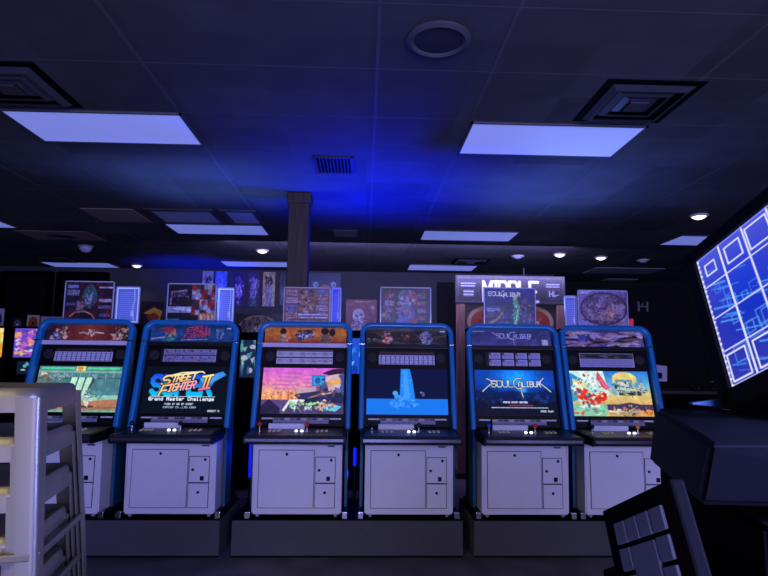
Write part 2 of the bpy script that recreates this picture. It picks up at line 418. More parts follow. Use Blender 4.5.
def square_vent(x, y, s, label):
    t = thing('air_vent', label, 'air vent', (x, y, H), 0, 'square air vents')
    box('backing', (0, 0, -.003), (s, s*.98, .004), DBLACK, t)
    for k, q in enumerate((.84, .6, .38)):
        bm = bmesh.new(); a = s/2*q; b = a-.032*s/.58; z0, z1 = -.012, -.036+.004*k
        ring = []
        for r, z in ((a, z0), (b, z1), (b-.012, z1), (a-.012, z0+.004)):
            ring.append([bm.verts.new((sx*r, sy*r, z)) for sx, sy in ((-1, -1), (1, -1), (1, 1), (-1, 1))])
        for i in range(4):
            for j in range(4):
                bm.faces.new((ring[i][j], ring[i][(j+1) % 4], ring[(i+1) % 4][(j+1) % 4], ring[(i+1) % 4][j]))
        finish('louvre', bm, VENT, t)
    box('centre_plate', (0, 0, -.03), (s*.2, s*.2, .012), VENT, t)
square_vent(1.71, 3.43, .6, 'square stepped ceiling air vent at upper right beside a light panel')
square_vent(-2.2, 3.42, .6, 'square stepped ceiling air vent cut off by the left edge')
square_vent(1.74, 9.36, .58, 'far square ceiling air vent above the wooden sign')
square_vent(-5.2, 9.75, .58, 'far square ceiling air vent at the left above the dark windows')
def grille(x0, y0, x1, y1, n, label, along='y', material=VENT):
    t = thing('ceiling_grille', label, 'ceiling grille', ((x0+x1)/2, (y0+y1)/2, H), 0)
    w, dd = x1-x0, y1-y0
    box('backing', (0, 0, -.003), (w, dd, .004), DBLACK, t)
    f = bmesh.new()
    for sx in (-1, 1): add_box(f, (sx*(w/2), 0, -.008), (.02, dd+.02, .014))
    for sy in (-1, 1): add_box(f, (0, sy*(dd/2), -.008), (w, .02, .014))
    finish('frame', f, material, t)
    for k in range(n):
        u = (k+.5)/n-.5
        box('slat', (u*w, 0, -.01) if along == 'y' else (0, u*dd, -.01), (w/n*.35, dd-.02, .014) if along == 'y' else (w-.02, dd/n*.35, .014), material, t)
GRM = mat('grille_metal', '24262c', .5, .2)
grille(-.44, 4.54, -.12, 4.93, 11, 'slotted ceiling grille in the bright blue glow', 'y', GRM)
grille(-.42, 7.2, -.12, 7.56, 6, 'small far ceiling grille just right of the wooden column', 'x', VENT)
MESH = mat('mesh_grille', 'b0b4d0', .5, var=.2, scale=90)
for x0, x1, lb in ((-2.46, -1.74, 'left of two pale mesh ceiling grilles side by side'), (-1.62, -1.26, 'right of two pale mesh ceiling grilles side by side')):
    t = thing('mesh_grille', lb, 'ceiling grille', ((x0+x1)/2, 6.62, H), 0, 'mesh ceiling grilles')
    box('mesh', (0, 0, -.008), (x1-x0-.06, .54, .006), MESH, t)
    f = bmesh.new()
    for sx in (-1, 1): add_box(f, (sx*(x1-x0)/2, 0, -.012), (.05, .64, .02))
    for sy in (-1, 1): add_box(f, (0, sy*.3, -.012), (x1-x0, .05, .02))
    finish('frame', f, VENT, t)
TILE = mat('brown_tile', '8a7a72', .7, var=.15)
for x0, y0, x1, y1, lb in ((-3.2, 6.35, -2.62, 6.95, 'plain brownish ceiling tile left of the mesh grilles'),):
    tag(box('ceiling_tile', ((x0+x1)/2, (y0+y1)/2, H-.005), (x1-x0, y1-y0, .008), TILE), lb, 'ceiling tile')
def speaker(x, y, r, label, square=None):
    t = thing('ceiling_speaker', label, 'ceiling speaker', (x, y, H))
    if square: box('tile_plate', (0, 0, -.004), (square[0], square[1], .006), TILE, t)
    lathe('rim', [(r, 0), (r*1.02, -.012), (r*.86, -.022), (r*.78, -.014), (r*.78, -.004)], mat('speaker_rim', '46464e', .7, spec=.2), t, 28, (0, 0, -.004))
    lathe('speaker_mesh', [(r*.78, -.008), (r*.6, -.012), (.001, -.014)], mat('speaker_mesh', '2c2c32', .8, spec=.2), t, 28, (0, 0, -.002))
speaker(.36, 2.77, .165, 'round ceiling speaker near the top centre of the photo')
speaker(-4.17, 7.85, .17, 'round ceiling speaker in a brown tile at left', (.95, .55))
DL = mat('downlight_lens', 'fff4dc', .5, emis=2.5, var=.01)
DLO = mat('downlight_lens_off', 'b8b8c4', .4, var=.02)
def downlight(x, y, on, label):
    t = thing('downlight', label, 'recessed light', (x, y, H), 0, 'round recessed downlights')
    lathe('trim_ring', [(.1, 0), (.1, -.01), (.078, -.02), (.075, -.008)], mat('white_trim', 'c8c8d4', .4), t, 20)
    lathe('lens', [(.074, -.004), (.06, -.03), (.03, -.045), (.002, -.048)], DL if on else DLO, t, 20)
    if on:
        l = lamp('bulb', 'SPOT', (x, y, H-.06), (x, y, 0), (1, .9, .75), 5, .05, None, math.radians(100), .7)
downlight(-1.58, 8.68, 1, 'lit round downlight just left of the wooden column')
downlight(-4.1, 10.3, 1, 'lit round downlight far back above the cabinet title screen')
downlight(3.73, 6.15, 1, 'lit round downlight nearest the tilted lit screen at right')
downlight(2.98, 8.57, 1, 'lit round downlight in the far row, left of another lit one')
downlight(3.7, 8.76, 1, 'lit round downlight in the far row beside the dim one')
downlight(4.47, 8.95, 0, 'dim round downlight at the right end of the far row')
downlight(2.39, 8.79, 0, 'dim round downlight at the left end of the far row')
t = thing('dome_camera', 'small pale ceiling dome at left near the brown tile speaker', 'dome', (-4.19, 8.58, H))
lathe('dome', [(.09, -.02), (.085, -.05), (.06, -.085), (.025, -.1), (.002, -.102)], mat('dome_plastic', 'b8bce0', .3), t, 20)
lathe('mount', [(.11, 0), (.11, -.02), (.09, -.024)], GREY, t, 20)

# wooden column behind the row
t = thing('wooden_column', 'square brown wooden column rising behind the cabinets to the ceiling', 'column', (-.67, 5.67, FZ))
box('post', (0, 0, (H-FZ-.1)/2), (.2, .2, H-FZ-.1), WOOD, t, .008)
box('capital', (0, 0, H-FZ-.055), (.24, .24, .1), WOOD, t, .008)

# ------------------------------------------------------------------ platforms
def platform(x0, x1, label):
    t = thing('platform', label, 'platform', ((x0+x1)/2, 5.175, FZ), 0, 'grey platforms under the cabinets')
    box('deck', (0, 0, .143), (x1-x0, .75, .274), PLAT, t, .006)
    box('top_sheet', (0, 0, .283), (x1-x0-.01, .74, .006), DBLACK, t)
    box('toe_strip', (0, -.374, .008), (x1-x0-.004, .012, .012), DBLACK, t)
platform(-3.0, -1.127, 'long grey platform at left behind the bar stools, under two cabinets')
platform(-1.033, .817, 'long grey platform in the middle, under two cabinets')
platform(.906, 2.66, 'long grey platform at right, partly behind the dark machine')

# ------------------------------------------------------------------ cabinets
LEAN = math.radians(14.5)
Z0 = .352                      # platform top
def s_of(z): return (z-1.07)/math.cos(LEAN)
def make_cabinet():
    t = thing('arcade_cabinet', 'white', 'arcade cabinet', (0, 4.85, Z0), 0, 'white and blue arcade cabinets')
    # white lower body: front face y=0
    prism('body', [(0, .028), (0, .585), (-.06, .622), (.3, .66), (.3, .028)], 'x', -.362, .362, WHITE, t, .012)
    # front door (a slab with a dark seam around it), coin doors
    def door(name, x0, x1, z0, z1, knobs, slot=None):
        d = box(name, ((x0+x1)/2, -.003, (z0+z1)/2), (x1-x0-.006, .01, z1-z0-.006), WHITE, t, .001)
        f = bmesh.new(); w, h = x1-x0, z1-z0
        for sx in (-1, 1): add_box(f, (sx*w/2, .001, 0), (.004, .005, h))
        for sz in (-1, 1): add_box(f, (0, .001, sz*h/2), (w, .005, .004))
        finish('seam', f, SEAM, d)
        for kx, kz in knobs:
            lathe('lock', [(.011, 0), (.011, .008), (.006, .011)], BLACK, d, 12, (kx-(x0+x1)/2, -.004, kz-(z0+z1)/2), Matrix.Rotation(PI/2, 3, 'X'))
        if slot: box('coin_slot', (slot[0]-(x0+x1)/2, -.006, slot[1]-(z0+z1)/2), (.03, .01, .035), BLACK, d, .002)
    door('front_door', -.315, .135, .08, .536, [(-.087, .504)])
    door('coin_door', .145, .308, .277, .482, [(.177, .378), (.274, .458)], (.252, .311))
    door('cash_door', .145, .308, .08, .272, [(.227, .201)])
    box('name_plate', (.271, -.004, .568), (.06, .008, .012), DBLUE, t, .001)
    for sx in (-1, 1):
        x = sx*.392
        b = box('base_rail', (x, .31, .022), (.035, .62, .04), BLACK, t, .004)
        box('rail_cap', (0, -.32, .004), (.044, .035, .052), CHROME, b, .004)
        for y in (.03, .25):
            c = box('caster', (sx*.315, y, .026), (.03, .03, .016), GREY, t, .003)
            lathe('wheel', [(.018, -.011), (.021, -.008), (.021, .008), (.018, .011)], GREY, c, 14, (0, 0, -.004), Matrix.Rotation(PI/2, 3, 'Y'))
        # blue side panel
        prism('side_panel', [(.17, .045), (.16, .5), (.13, .68), (.155, .75), (.36, 1.52), (.45, 1.52), (.40, 1.1), (.37, .6), (.37, .045)], 'x', x-.012, x+.012, DBLUE, t, .003)
    # black housing behind the screen
    prism('housing', [(.2, .63), (.215, .70), (.41, 1.54), (.44, 1.585), (.65, 1.585), (.65, .02), (.305, .02), (.305, .63)], 'x', -.379, .379, DBLACK, t, .006)
    # control panel
    cp = prism('control_panel', [(-.285, .628), (-.285, .675), (-.272, .685), (.13, .70), (.2, .71), (.2, .64), (.02, .618), (-.27, .618)], 'x', -.378, .378, BLACK, t, .004)
    prism('edge_bar', [(-.292, .632), (-.298, .642), (-.298, .664), (-.288, .68), (-.28, .683), (-.28, .63)], 'x', -.379, .379, EDGE, cp)
    prism('deck_sheet', [(-.275, .686), (.128, .7012), (.128, .7032), (-.275, .688)], 'x', -.37, .37, PANELTOP, cp)
    for sx in (-1, 1):
        prism('end_cap', [(-.29, .624), (-.29, .682), (.16, .706), (.16, .65), (.02, .614), (-.27, .614)], 'x', sx*.378, sx*.396, BLACK, cp, .003)
    sl = math.atan(.0152/.403)
    def ztop(y): return .688+(y+.275)*.0152/.403
    rot = Matrix.Rotation(sl, 3, 'X')
    for k, jx in enumerate((-.31, .075)):
        j = lathe('joystick', [(.022, 0), (.022, .004), (.006, .006), (.005, .04)], CHROME, t, 12, (jx, -.06, ztop(-.06)), rot)
        lathe('ball_top', [(.002, .034), (.012, .037), (.0175, .046), (.0185, .053), (.0175, .06), (.012, .069), (.002, .073)], RED, j, 14, (0, 0, 0), rot)
        for r in range(2):
            for c in range(3):
                x = jx+.085+c*.036; y = -.04-r*.045-.012*(c == 0)
                lathe('button', [(.0145, 0), (.0145, .004), (.0115, .0045), (.011, .008), (.008, .0095)], BTN['cfc49a'], t, 12, (x, y, ztop(y)), rot)
    for x in (-.01, .035):
        lathe('start_button', [(.0135, 0), (.0135, .005), (.011, .0055), (.0105, .011), (.007, .0125)], LIT, t, 12, (x, -.08, ztop(-.08)), rot)
    box('card_block', (-.105, .06, ztop(.06)+.02), (.3, .03, .044), PAPER, t, .002)
    # leaning face
    F = dict(rot=(-LEAN, 0, 0))
    def face(o): o.rotation_euler.x = -LEAN; return o
    base = Vector((0, .155, 1.07-Z0))
    def at(s, d=0, x=0): return base+Vector((x, d*math.cos(LEAN)+s*math.sin(LEAN), s*math.cos(LEAN)-d*math.sin(LEAN)))
    bm = bmesh.new(); hw, top, r = .40, .896, .085
    pts = [(-hw, 0, -.03), (-hw, 0, .2), (-hw, 0, .5), (-hw, 0, top-r)]
    for k in range(1, 9): a = PI-PI/2*k/8; pts.append((-hw+r+r*math.cos(a), 0, top-r+r*math.sin(a)))
    for k in range(0, 9): a = PI/2-PI/2*k/8; pts.append((hw-r+r*math.cos(a), 0, top-r+r*math.sin(a)))
    pts += [(hw, 0, .5), (hw, 0, .2), (hw, 0, -.03)]
    add_sweep(bm, pts, rrect(.044, .085, .014))
    fr = face(finish('frame', bm, BLUE, t, True)); fr.location = at(0, .0)
    for sx in (-1, 1):
        c = face(box('frame_joint', at(.715, -.036, sx*.4), (.046, .014, .012), CHROME, t, .002))
    face(box('bezel', at(.43, .045), (.76, .02, .88), BLACK, t, .003))
    blank = Art(10, 5, 2, '101014')
    def pic(name, s0, s1, w, material, d, art=blank, x=0):
        o = picture(name, art, w, (s1-s0), material, t, at(s0, d, x), .006); face(o); return o
    pic('screen', s_of(1.168), s_of(1.557), .712, SCREEN, .026)
    pic('marquee', s_of(1.777), s_of(1.918), .735, MARQ, .02)
    pic('move_card', s_of(1.592), s_of(1.715), .5, POSTER, .02, x=-.0)
    pic('lower_card', s_of(1.082), s_of(1.128), .47, POSTER, -.02, x=.0)
    for sx in (-1, 1):
        g = face(lathe('speaker_grille', [(.045, 0), (.045, .006), (.038, .008), (.036, .004), (.002, .003)], mat('speaker_cloth', '1c1c22', .7), t, 18, at(s_of(1.66), .034, sx*.31), Matrix.Rotation(PI/2, 3, 'X')))
        face(box('bezel_sticker', at(s_of(1.128), .03, sx*.29), (.1, .006, .012), PAPER, t))
    face(box('marquee_rail', at(s_of(1.755), .012), (.755, .02, .036), mat('rail_black', '121216', .4), t, .003))
    return t

# --- pictures on the cabinets
def scr_fight():
    a = Art(90, 50, 2.2, '3f6f78')
    a.grad(0, 0, 90, 34, [(0, '5d8f96'), (.4, '48777f'), (1, '5a8a8c')])
    for x in range(0, 90, 9): a.rect(x, 8, x+1.2, 14, '6fa3a6')
    a.rect(0, 6, 90, 8, '7fb0ac').rect(0, 13, 90, 14.5, '3a6067')
    for x in (34, 42, 50): a.poly([(x+3, 13), (x+9, 13), (x+6, 34), (x, 34)], 'c3efd9')
    a.poly([(60, 13), (63, 13), (55, 36), (52, 36)], '2c4b55')
    a.rect(62, 15, 90, 32, '4b7f8c').grad(0, 32, 90, 50, [(0, '8fd3c4'), (.25, '9cc7ae'), (.5, 'c8b48a'), (.7, 'a85a3c'), (1, '6fc3b0')])
    a.poly([(50, 39), (90, 36), (90, 44), (60, 45)], 'b87a62').poly([(0, 38), (30, 40), (30, 46), (0, 44)], 'd8c8a0')
    a.rect(3, 2, 38, 4.4, '52d8a0').rect(52, 2, 87, 4.4, '52d8a0').rect(0, 0, 90, 1.2, '0d2a2a')
    a.rect(40, 1, 50, 6, 'e9d985').text('99', 41.5, 1.6, 3.6, 'b06a20', .9)
    a.scrib(2, 6, 12, 20, 7, ['8a6c4c', 'c89a8a', '6a4a40'], 3)
    a.scrib(14, 9, 30, 14, 8, ['c89ac0', '8898b0', '9ac0b8'], 5)
    a.rect(3, 8, 10, 11, 'e0d0c0')
    a.ell(58, 44, 8, 1.4, '6b3a2c').chaos(57, 35, 2.6, 8, 26, ['e8ece8', 'c8d4d8', 'a8b8c0', 'f4f4f0'], 3, 1.5)
    a.chaos(8, 14, 7, 8, 40, ['8a6c4c', 'c89a8a', '6a4a40', '4a6a70'], 6, 1.1).chaos(24, 12, 12, 3, 30, ['c89ac0', '8898b0', '9ac0b8'], 7, .9)
    a.chaos(72, 26, 18, 8, 26, ['3f6f80', '5a94a0', '4b7f8c'], 8, 2).chaos(66, 12, 22, 2, 30, ['a8c8d8', '5a8a98', '88a8c8'], 9, .9)
    return a.tex(.045, 2.2, 2)
def scr_title():
    a = Art(90, 50, 2.4, '07101c')
    def bluegrad(x, y):
        f = np.clip((y-9)/22, 0, 1)[:, None]; return np.array([.10, .28, .92])*(1-f)+np.array([.05, .78, .95])*f
    # big backing word
    for tx, x in (('S', 9), ('U', 22), ('P', 36), ('E', 49), ('R', 62)):
        a.text(tx, x, 11, 19, bluegrad, 5.2, .55)
    a.poly([(60, 13), (84, 5), (88, 9), (66, 22)], lambda x, y: np.stack([.25+0*x, .5+.01*(88-x), .95+0*x], 1))
    def warm(x, y):
        f = np.clip((y-9)/18, 0, 1)[:, None]
        return np.where(f < .5, np.array([1, .95, .7])*(1-2*f)+np.array([1, .7, .35])*2*f, np.array([1, .7, .35])*(2-2*f)+np.array([.95, .35, .75])*(2*f-1))
    def pink(x, y):
        f = np.clip((x-14)/50, 0, 1)[:, None]; return np.array([1, .82, .45])*(1-f)+np.array([.97, .6, .85])*f
    for c, tt in (('0a0c30', 3.6), (warm, 1.9)):
        a.text('S', 18, 11.5, 9, c, tt, .95, .2, .35, .16)
        a.text('TREET', 29, 10.4, 7, c, tt*.9, .62, .22, .3, .14)
        a.line([(24, 11), (40, 6.8), (62, 5.5), (64, 7)], tt*.75, c)
    for c, tt in (('0a0c30', 3.6), (pink, 1.9)):
        a.text('F', 17, 22, 10, c, tt, .8, .2, .4, .16)
        a.text('IGHTER', 26, 20, 7.4, c, tt*.9, .55, .2, .3, .14)
    for c, tt in (('0a0c30', 3.8), (warm, 2.2)):
        a.line([(63, 11), (74, 9)], tt, c).line([(60, 25), (71, 23)], tt, c)
        a.line([(67, 11), (64, 24)], tt, c).line([(71, 10), (68, 23)], tt, c)
    a.line([(8, 32.6), (78, 32.6)], .7, 'cfe0f8')
    a.text('Grand Master Challenge', 7.5, 33.6, 3, 'e6f0ff', .95, .62, .55 if False else .73)
    a.text('PUSH 1P OR 2P START', 25, 39.8, 1.6, 'c8d8f0', .55, .66, .55)
    a.text('CAPCOM CO.,LTD.1994', 24, 43.2, 1.6, '9fb4d8', .55, .72, .62)
    a.text('CREDIT 0', 72, 47, 1.5, 'd8e4f4', .5, .7, .5)
    return a
def scr_sunset():
    a = Art(86, 50, 2.3, 'a050c0')
    a.grad(0, 0, 86, 36, [(0, 'd260e0'), (.35, 'e87ac8'), (.62, 'f0a0a0'), (1, 'f0a070')])
    for i in range(12):
        x = (i*29) % 60; y = 4+i*2.1
        a.ell(x, y, 13, .9, 'a85ab0', .55).ell(x+6, y+1.4, 9, .6, 'c878b8', .6)
    for i in range(16):
        x = 1+i*2.6; h = 4+((i*37) % 7)
        a.rect(x, 33-h, x+2.2, 36, ('f2a060', 'd87850', 'f4b880')[i % 3])
    a.rect(0, 35, 86, 50, '5a4880').poly([(0, 42), (8, 34), (20, 44), (20, 50), (0, 50)], '2a2048')
    a.poly([(30, 40), (86, 38), (86, 50), (24, 50)], '4b3f70')
    a.rect(52, 8, 66, 20, '1c78c8').rect(53.5, 9.5, 64.5, 18.5, '38a0e8').ell(58, 14, 3, 3.5, '1c5aa8')
    a.poly([(34, 30), (70, 17), (78, 22), (40, 36)], '2c3260').poly([(40, 35), (86, 25), (86, 38), (46, 40)], '222a54')
    a.poly([(36, 22), (56, 21), (60, 25), (34, 29)], 'c8a0b8')
    a.poly([(66, 10), (80, 6), (84, 24), (70, 26)], 'd8b8c8').poly([(67, 15), (82, 11), (83, 18), (68, 21)], 'e8a050')
    a.poly([(62, 6), (74, 1), (86, 0), (86, 6), (70, 8)], '302038').poly([(80, 8), (86, 6), (86, 30), (82, 26)], '3850a0')
    a.line([(24, 46), (30, 36), (44, 36)], 2.6, 'f0f0f0').line([(30, 38), (50, 40), (60, 38)], 2.4, '9ad888').ell(34, 42, 4, 3, '7fc8a0').ell(34, 42, 2, 1.5, 'd0e8f0')
    a.ell(64, 41, 4, 4, 'e07050').poly([(60, 46), (70, 38), (84, 42), (78, 47)], '68c8e0').ell(66, 36, 2, 1.6, 'f0e0d0')
    a.chaos(66, 41, 10, 6, 60, ['e07050', '68c8e0', 'f0e0d0', '4058a0', 'e8c0a0', '302848'], 2, 1.3).chaos(42, 41, 14, 5, 50, ['f0f0f0', '9ad888', '7fc8a0', '4a3c78', 'd0e8f0', '5a3050'], 3, 1.3)
    a.chaos(20, 30, 20, 4, 60, ['f4b880', 'c06848', 'f8d0a0', 'a85070'], 4, 1).chaos(70, 24, 14, 14, 40, ['2c3260', '4858a0', '8a5878', '1c2448'], 5, 2).chaos(20, 16, 20, 8, 22, ['e088cc', 'c070b8'], 6, 1.5)
    a.poly([(66, 10), (80, 6), (83, 20), (70, 22)], 'd8b8c8', .7).poly([(67, 15), (82, 11), (83, 16), (68, 20)], 'e8a050', .8)
    return a.tex(.045, 2.2, 2)
def scr_water():
    a = Art(86, 50, 2, '07123c')
    a.grad(0, 0, 86, 33, [(0, '081240'), (1, '05103a')])
    a.rect(0, 33, 86, 50, '1478f0')
    a.poly([(36.5, 0), (46, 0), (49, 14), (51.5, 34), (35, 36)], '1e86fa').poly([(38.5, 2), (43, 2), (46, 34), (39, 34)], '3a9cff')
    a.poly([(30, 38), (34, 28), (37, 32), (38, 42)], '1e86fa')
    a.ell(30.5, 27, 2.8, 2.6, '4aa8f8').ell(33, 31, 3.6, 2.4, '3a98f4').ell(60, 28, 1.6, 2.4, '4a5a90').ell(57.6, 26, .8, .9, '98a0c0')
    for x, y in ((26, 38), (31, 41), (38, 39), (44, 41), (48, 38), (28, 36), (53, 39)): a.ell(x, y, 2.6, 1.6, '3c98ff', .7)
    a.chaos(41, 37, 16, 5, 70, ['3c98ff', '1f82f4', '58b0ff', '1470e0'], 3, 1.2).chaos(42, 18, 5, 16, 30, ['2c92ff', '58acff', '1a78ee'], 4, 1.1)
    return a
def scr_soul():
    a = Art(88, 50, 2.3, '06103a')
    a.grad(0, 0, 88, 50, [(0, '0a3a9a'), (.3, '0c3fae'), (.55, '0a1f62'), (.68, '0a1236'), (1, '0c0e26')])
    d = np.exp(-(((a.X-46)/22)**2+((a.Y-8)/13)**2)); a.a += d[..., None]*np.array([.06, .38, .55])
    d = np.exp(-(((a.X-52)/4)**2+((a.Y-24)/7)**2)); a.a += d[..., None]*np.array([.15, .45, .5])
    a.a = np.clip(a.a, 0, 1)
    a.poly([(0, 24), (14, 20), (26, 25), (40, 23), (64, 26), (80, 20), (88, 24), (88, 34), (0, 34)], '081a52', .7)
    a.chaos(44, 32, 44, 4, 60, ['0a1a5a', '1a3a90', '16204a'], 4, 2)
    for c, t in (('04081c', 2.2), ('c9d6e6', 1.05)):
        a.text('SOUL', 18, 12, 7, c, t, .75, .2, 0)
        a.text('ALIBUR', 48, 13, 5.6, c, t, .62, .2, 0)
        a.line([(52, 9), (46, 9.5), (42.5, 13), (43, 18), (47, 21), (52, 20)], t, c)
        a.line([(8, 24), (16, 17), (20, 15)], t, c).line([(13, 10), (20, 13), (24, 12)], t, c)
        a.line([(83, 24), (75, 17), (70, 14)], t, c).line([(76, 9), (72, 13), (68, 13)], t, c)
        a.line([(50, 20), (51, 26), (52, 30)], t, c)
    a.text('PRESS START BUTTON', 30, 35, 1.5, 'd8e2f6', .55, .66, .5)
    a.line([(36, 39), (62, 39)], 1, '9a2c50')
    a.words(17, 41.6, 78, 1, 1, 'd0d8f0', 2, .9)
    a.text('FREE PLAY', 70, 44.4, 1.6, 'd8e2f6', .55, .66, .5)
    return a.tex(.05, 3, 4)
def scr_bright():
    a = Art(84, 46, 2.3, 'd8b878')
    a.grad(0, 0, 84, 46, [(0, '2a78d8'), (.35, '6ab0e0'), (.5, 'e8cc88'), (1, 'c89850')])
    a.poly([(0, 0), (36, 0), (40, 24), (28, 34), (0, 30)], 'd0f0f0')
    a.poly([(0, 2), (12, 8), (4, 18), (0, 16)], '2a88d8').poly([(0, 22), (8, 18), (6, 30), (0, 32)], '30a0c8').poly([(2, 8), (20, 14), (26, 24), (18, 20), (3, 14)], 'e0e0a0')
    a.poly([(30, 0), (42, 20), (34, 18), (28, 8)], 'e84060').poly([(30, 4), (42, 18), (36, 20)], 'e86080')
    a.poly([(10, 4), (24, 2), (30, 16), (20, 14)], 'f6fafa').poly([(14, 14), (34, 22), (30, 26), (16, 20)], 'a8e0d8')
    for x, y, rx, ry in ((12, 24, 8, 6), (22, 30, 9, 5), (32, 26, 5, 5), (16, 33, 6, 3)): a.ell(x, y, rx, ry, 'e83828')
    a.scrib(6, 22, 34, 34, 10, ['f0a890', 'b02018', 'f6e0d8'], 4)
    a.ell(58, 8, 13, 7, 'e8d080').poly([(44, 12), (52, 2), (64, 4), (72, 12)], 'e0c878')
    a.rect(48, 9, 66, 18, '6a8aa0').rect(52, 11, 62, 17, 'c8d8d8').poly([(40, 18), (78, 16), (80, 22), (42, 25)], 'b8d0d0').rect(50, 22, 74, 25, '28303c').ell(46, 21, 4, 4, '88b0b8').ell(74, 20, 4, 3, '98b8b8')
    a.line([(44, 14), (80, 20)], .8, '202838').line([(48, 20), (78, 22)], 1.2, '303848')
    a.rect(36, 34, 84, 40, '3c3050').poly([(36, 36), (60, 32), (84, 36), (84, 40), (36, 40)], '4a3858').rect(0, 34, 36, 46, '8ac8a8')
    a.scrib(2, 33, 34, 45, 14, ['f0f8f0', 'd83848', '50a080', '2a5060'], 7)
    a.scrib(36, 38, 82, 45, 16, ['c8c8d8', 'e88898', '60b0a0', 'e8b870', 'f0f0f0'], 8)
    a.rect(12, 35, 28, 37, 'e8f0f4').ell(78, 42, 5, 3, 'f09038')
    a.chaos(18, 20, 17, 16, 110, ['f6fafa', 'a8e0d8', 'e83828', 'b02018', '40a0c0', 'f0d8a0', '205a70'], 8, 1.4).chaos(62, 17, 16, 8, 90, ['c8d8d8', '28303c', '6a8aa0', 'e0c878', 'b8d0d0', '506070'], 9, 1.1)
    a.chaos(60, 40, 23, 5, 80, ['c8c8d8', 'e88898', '3c3050', 'e8b870', '60b0a0', '2a2038'], 5, 1)
    return a.tex(.045, 2, 6)
def mq(bg, fn):
    a = Art(90, 17, 2.2, bg); fn(a); return a.tex(.08, 1.5, len(bg)+a.W)
def mq1(a):
    a.grad(0, 0, 90, 17, [(0, '2a1c28'), (.25, '6a2c28'), (.5, '8a3c30'), (.75, '6a2c28'), (1, '302028')], False)
    a.scrib(2, 2, 14, 15, 6, ['202838', '302840'], 1)
    a.chaos(17, 9, 7, 6, 60, ['d8a090', '241c28', 'c08878', '402830', 'e0b8a8'], 4, 1.5).chaos(11, 12, 4, 4, 20, ['7088c8', 'c8c8e8', '5068b0'], 6, 1.4)
    a.line([(36, 9), (40, 8), (44, 10), (47, 6), (49, 12), (53, 8), (62, 9)], 1.2, 'd8c0b0').text('IN', 44, 5, 5, 'd0b0a0', .7)
    a.chaos(79, 9, 9, 7, 70, ['b07860', 'd8b890', '5a2830', '302028', 'e0c8b0'], 8, 1.5).scrib(66, 2, 88, 15, 10, ['5a2830', 'c89080', '302028'], 5)
def mq2(a):
    a.grad(0, 0, 90, 17, [(0, '1c3458'), (.5, '24508a'), (1, '1c3c6c')])
    a.chaos(22, 10, 6, 6, 50, ['c89888', 'a87868', '2c6a60', '244860'], 4, 1.4).chaos(20, 4, 6, 3, 30, ['b03038', '802838'], 5, 1.3).chaos(22, 14, 8, 3, 30, ['2c6a60', '1c4858', '4888a0'], 7, 1.3).chaos(75, 7, 4, 5, 36, ['6080b0', '8098c0', '304878'], 9, 1.3).line([(72, 12), (76, 14), (79, 12)], 1, '5878b0')
    for c, t in (('20183c', 2), ('c04868', .95)):
        a.text('STREET', 38, 2, 4.6, c, t, .7, .2, .3, .1).text('FIGHTER', 36, 8.4, 5, c, t, .66, .2, .3, .1)
    a.line([(34, 15), (62, 14)], .8, '8898c8').text('II', 58, 3, 6, 'c04868', .8, .5)
    a.rect(82, 1.5, 87, 3, 'a8b8d8').line([(2, 14), (16, 12)], 1.6, '8890b8').line([(8, 4), (16, 2)], .8, '985068')
def mq3(a):
    a.grad(0, 0, 90, 17, [(0, 'b86830'), (.4, 'd07a34'), (1, '9a4428')])
    a.poly([(14, 17), (18, 8), (22, 8), (28, 17)], '907060').ell(20, 4.5, 3.4, 3.6, '281c20').poly([(18, 8), (22, 8), (21, 13)], 'c89878')
    a.poly([(60, 17), (64, 7), (69, 7), (74, 17)], '6a5450').ell(66, 4, 4.4, 3.6, '241a20').ell(74, 5, 3.4, 4, '2a1c22')
    a.chaos(45, 8.5, 11, 4.6, 40, ['1c3468', '284a88', '16264c'], 1, 2).chaos(45, 8.5, 9.5, 3.4, 34, ['b8c8e8', '90a8e0', 'd8e0f0', 'c05840'], 2, 1.1).line([(36, 4), (54, 2.4)], 1, '4a2018').chaos(22, 11, 5, 5, 20, ['a89080', '6a5a50', 'c8b0a0'], 3, 1).chaos(67, 11, 6, 5, 24, ['5a4848', 'a88a78', '302428'], 4, 1)
    a.rect(0, 14.5, 90, 17, '7a3828', .6)
def mq4(a):
    a.noise(.05, 3); a.scrib(0, 0, 90, 17, 60, ['201c20', '2c2a30', '3c2c2c', '485048', '584038'], 9)
    a.chaos(24, 12, 5, 5, 40, ['a8a8d0', '8888c0', 'b03838'], 2, 1.4).chaos(67, 10, 6, 6, 40, ['9098d0', 'c0b0c0', '6a6a98'], 3, 1.4).line([(60, 10), (64, 12)], 1, 'd8d8e0').rect(82, 2, 88, 3.2, 'b8c0d0').chaos(24, 9, 7, 7, 40, ['d8b060', 'a8a8d0', 'b03838', '28202c', 'c8a8a0'], 5, 1).chaos(67, 9, 7, 7, 40, ['9098d0', 'c0b0c0', '282438', '6a6a98'], 6, 1).chaos(45, 8, 6, 5, 26, ['8a4c34', '5a3028', 'a86848'], 7, 1).scrib(2, 10, 18, 16, 6, ['a0a0b8', '403840'], 3)
def mq5(a):
    a.grad(0, 0, 90, 17, [(0, '34366a'), (1, '4a4a84')], True)
    for c, t in (('20204a', 1.8), ('a8acd8', .9)):
        a.text('SOUL', 28, 4, 5, c, t, .75, .2, 0).text('ALIBUR', 48, 4.4, 4.4, c, t, .6, .2, 0)
        a.line([(50, 2), (44, 3), (42, 7), (44, 10), (50, 10)], t, c).line([(47, 9), (48, 16)], t, c)
        a.line([(24, 3), (30, 6)], t, c).line([(68, 4), (66, 9), (62, 11)], t, c)
    a.rect(79, 10, 86, 16, 'b0b0c8').rect(2, 1.4, 15, 2.4, '9098c0').line([(66, 16), (80, 2)], .6, '6468a0')
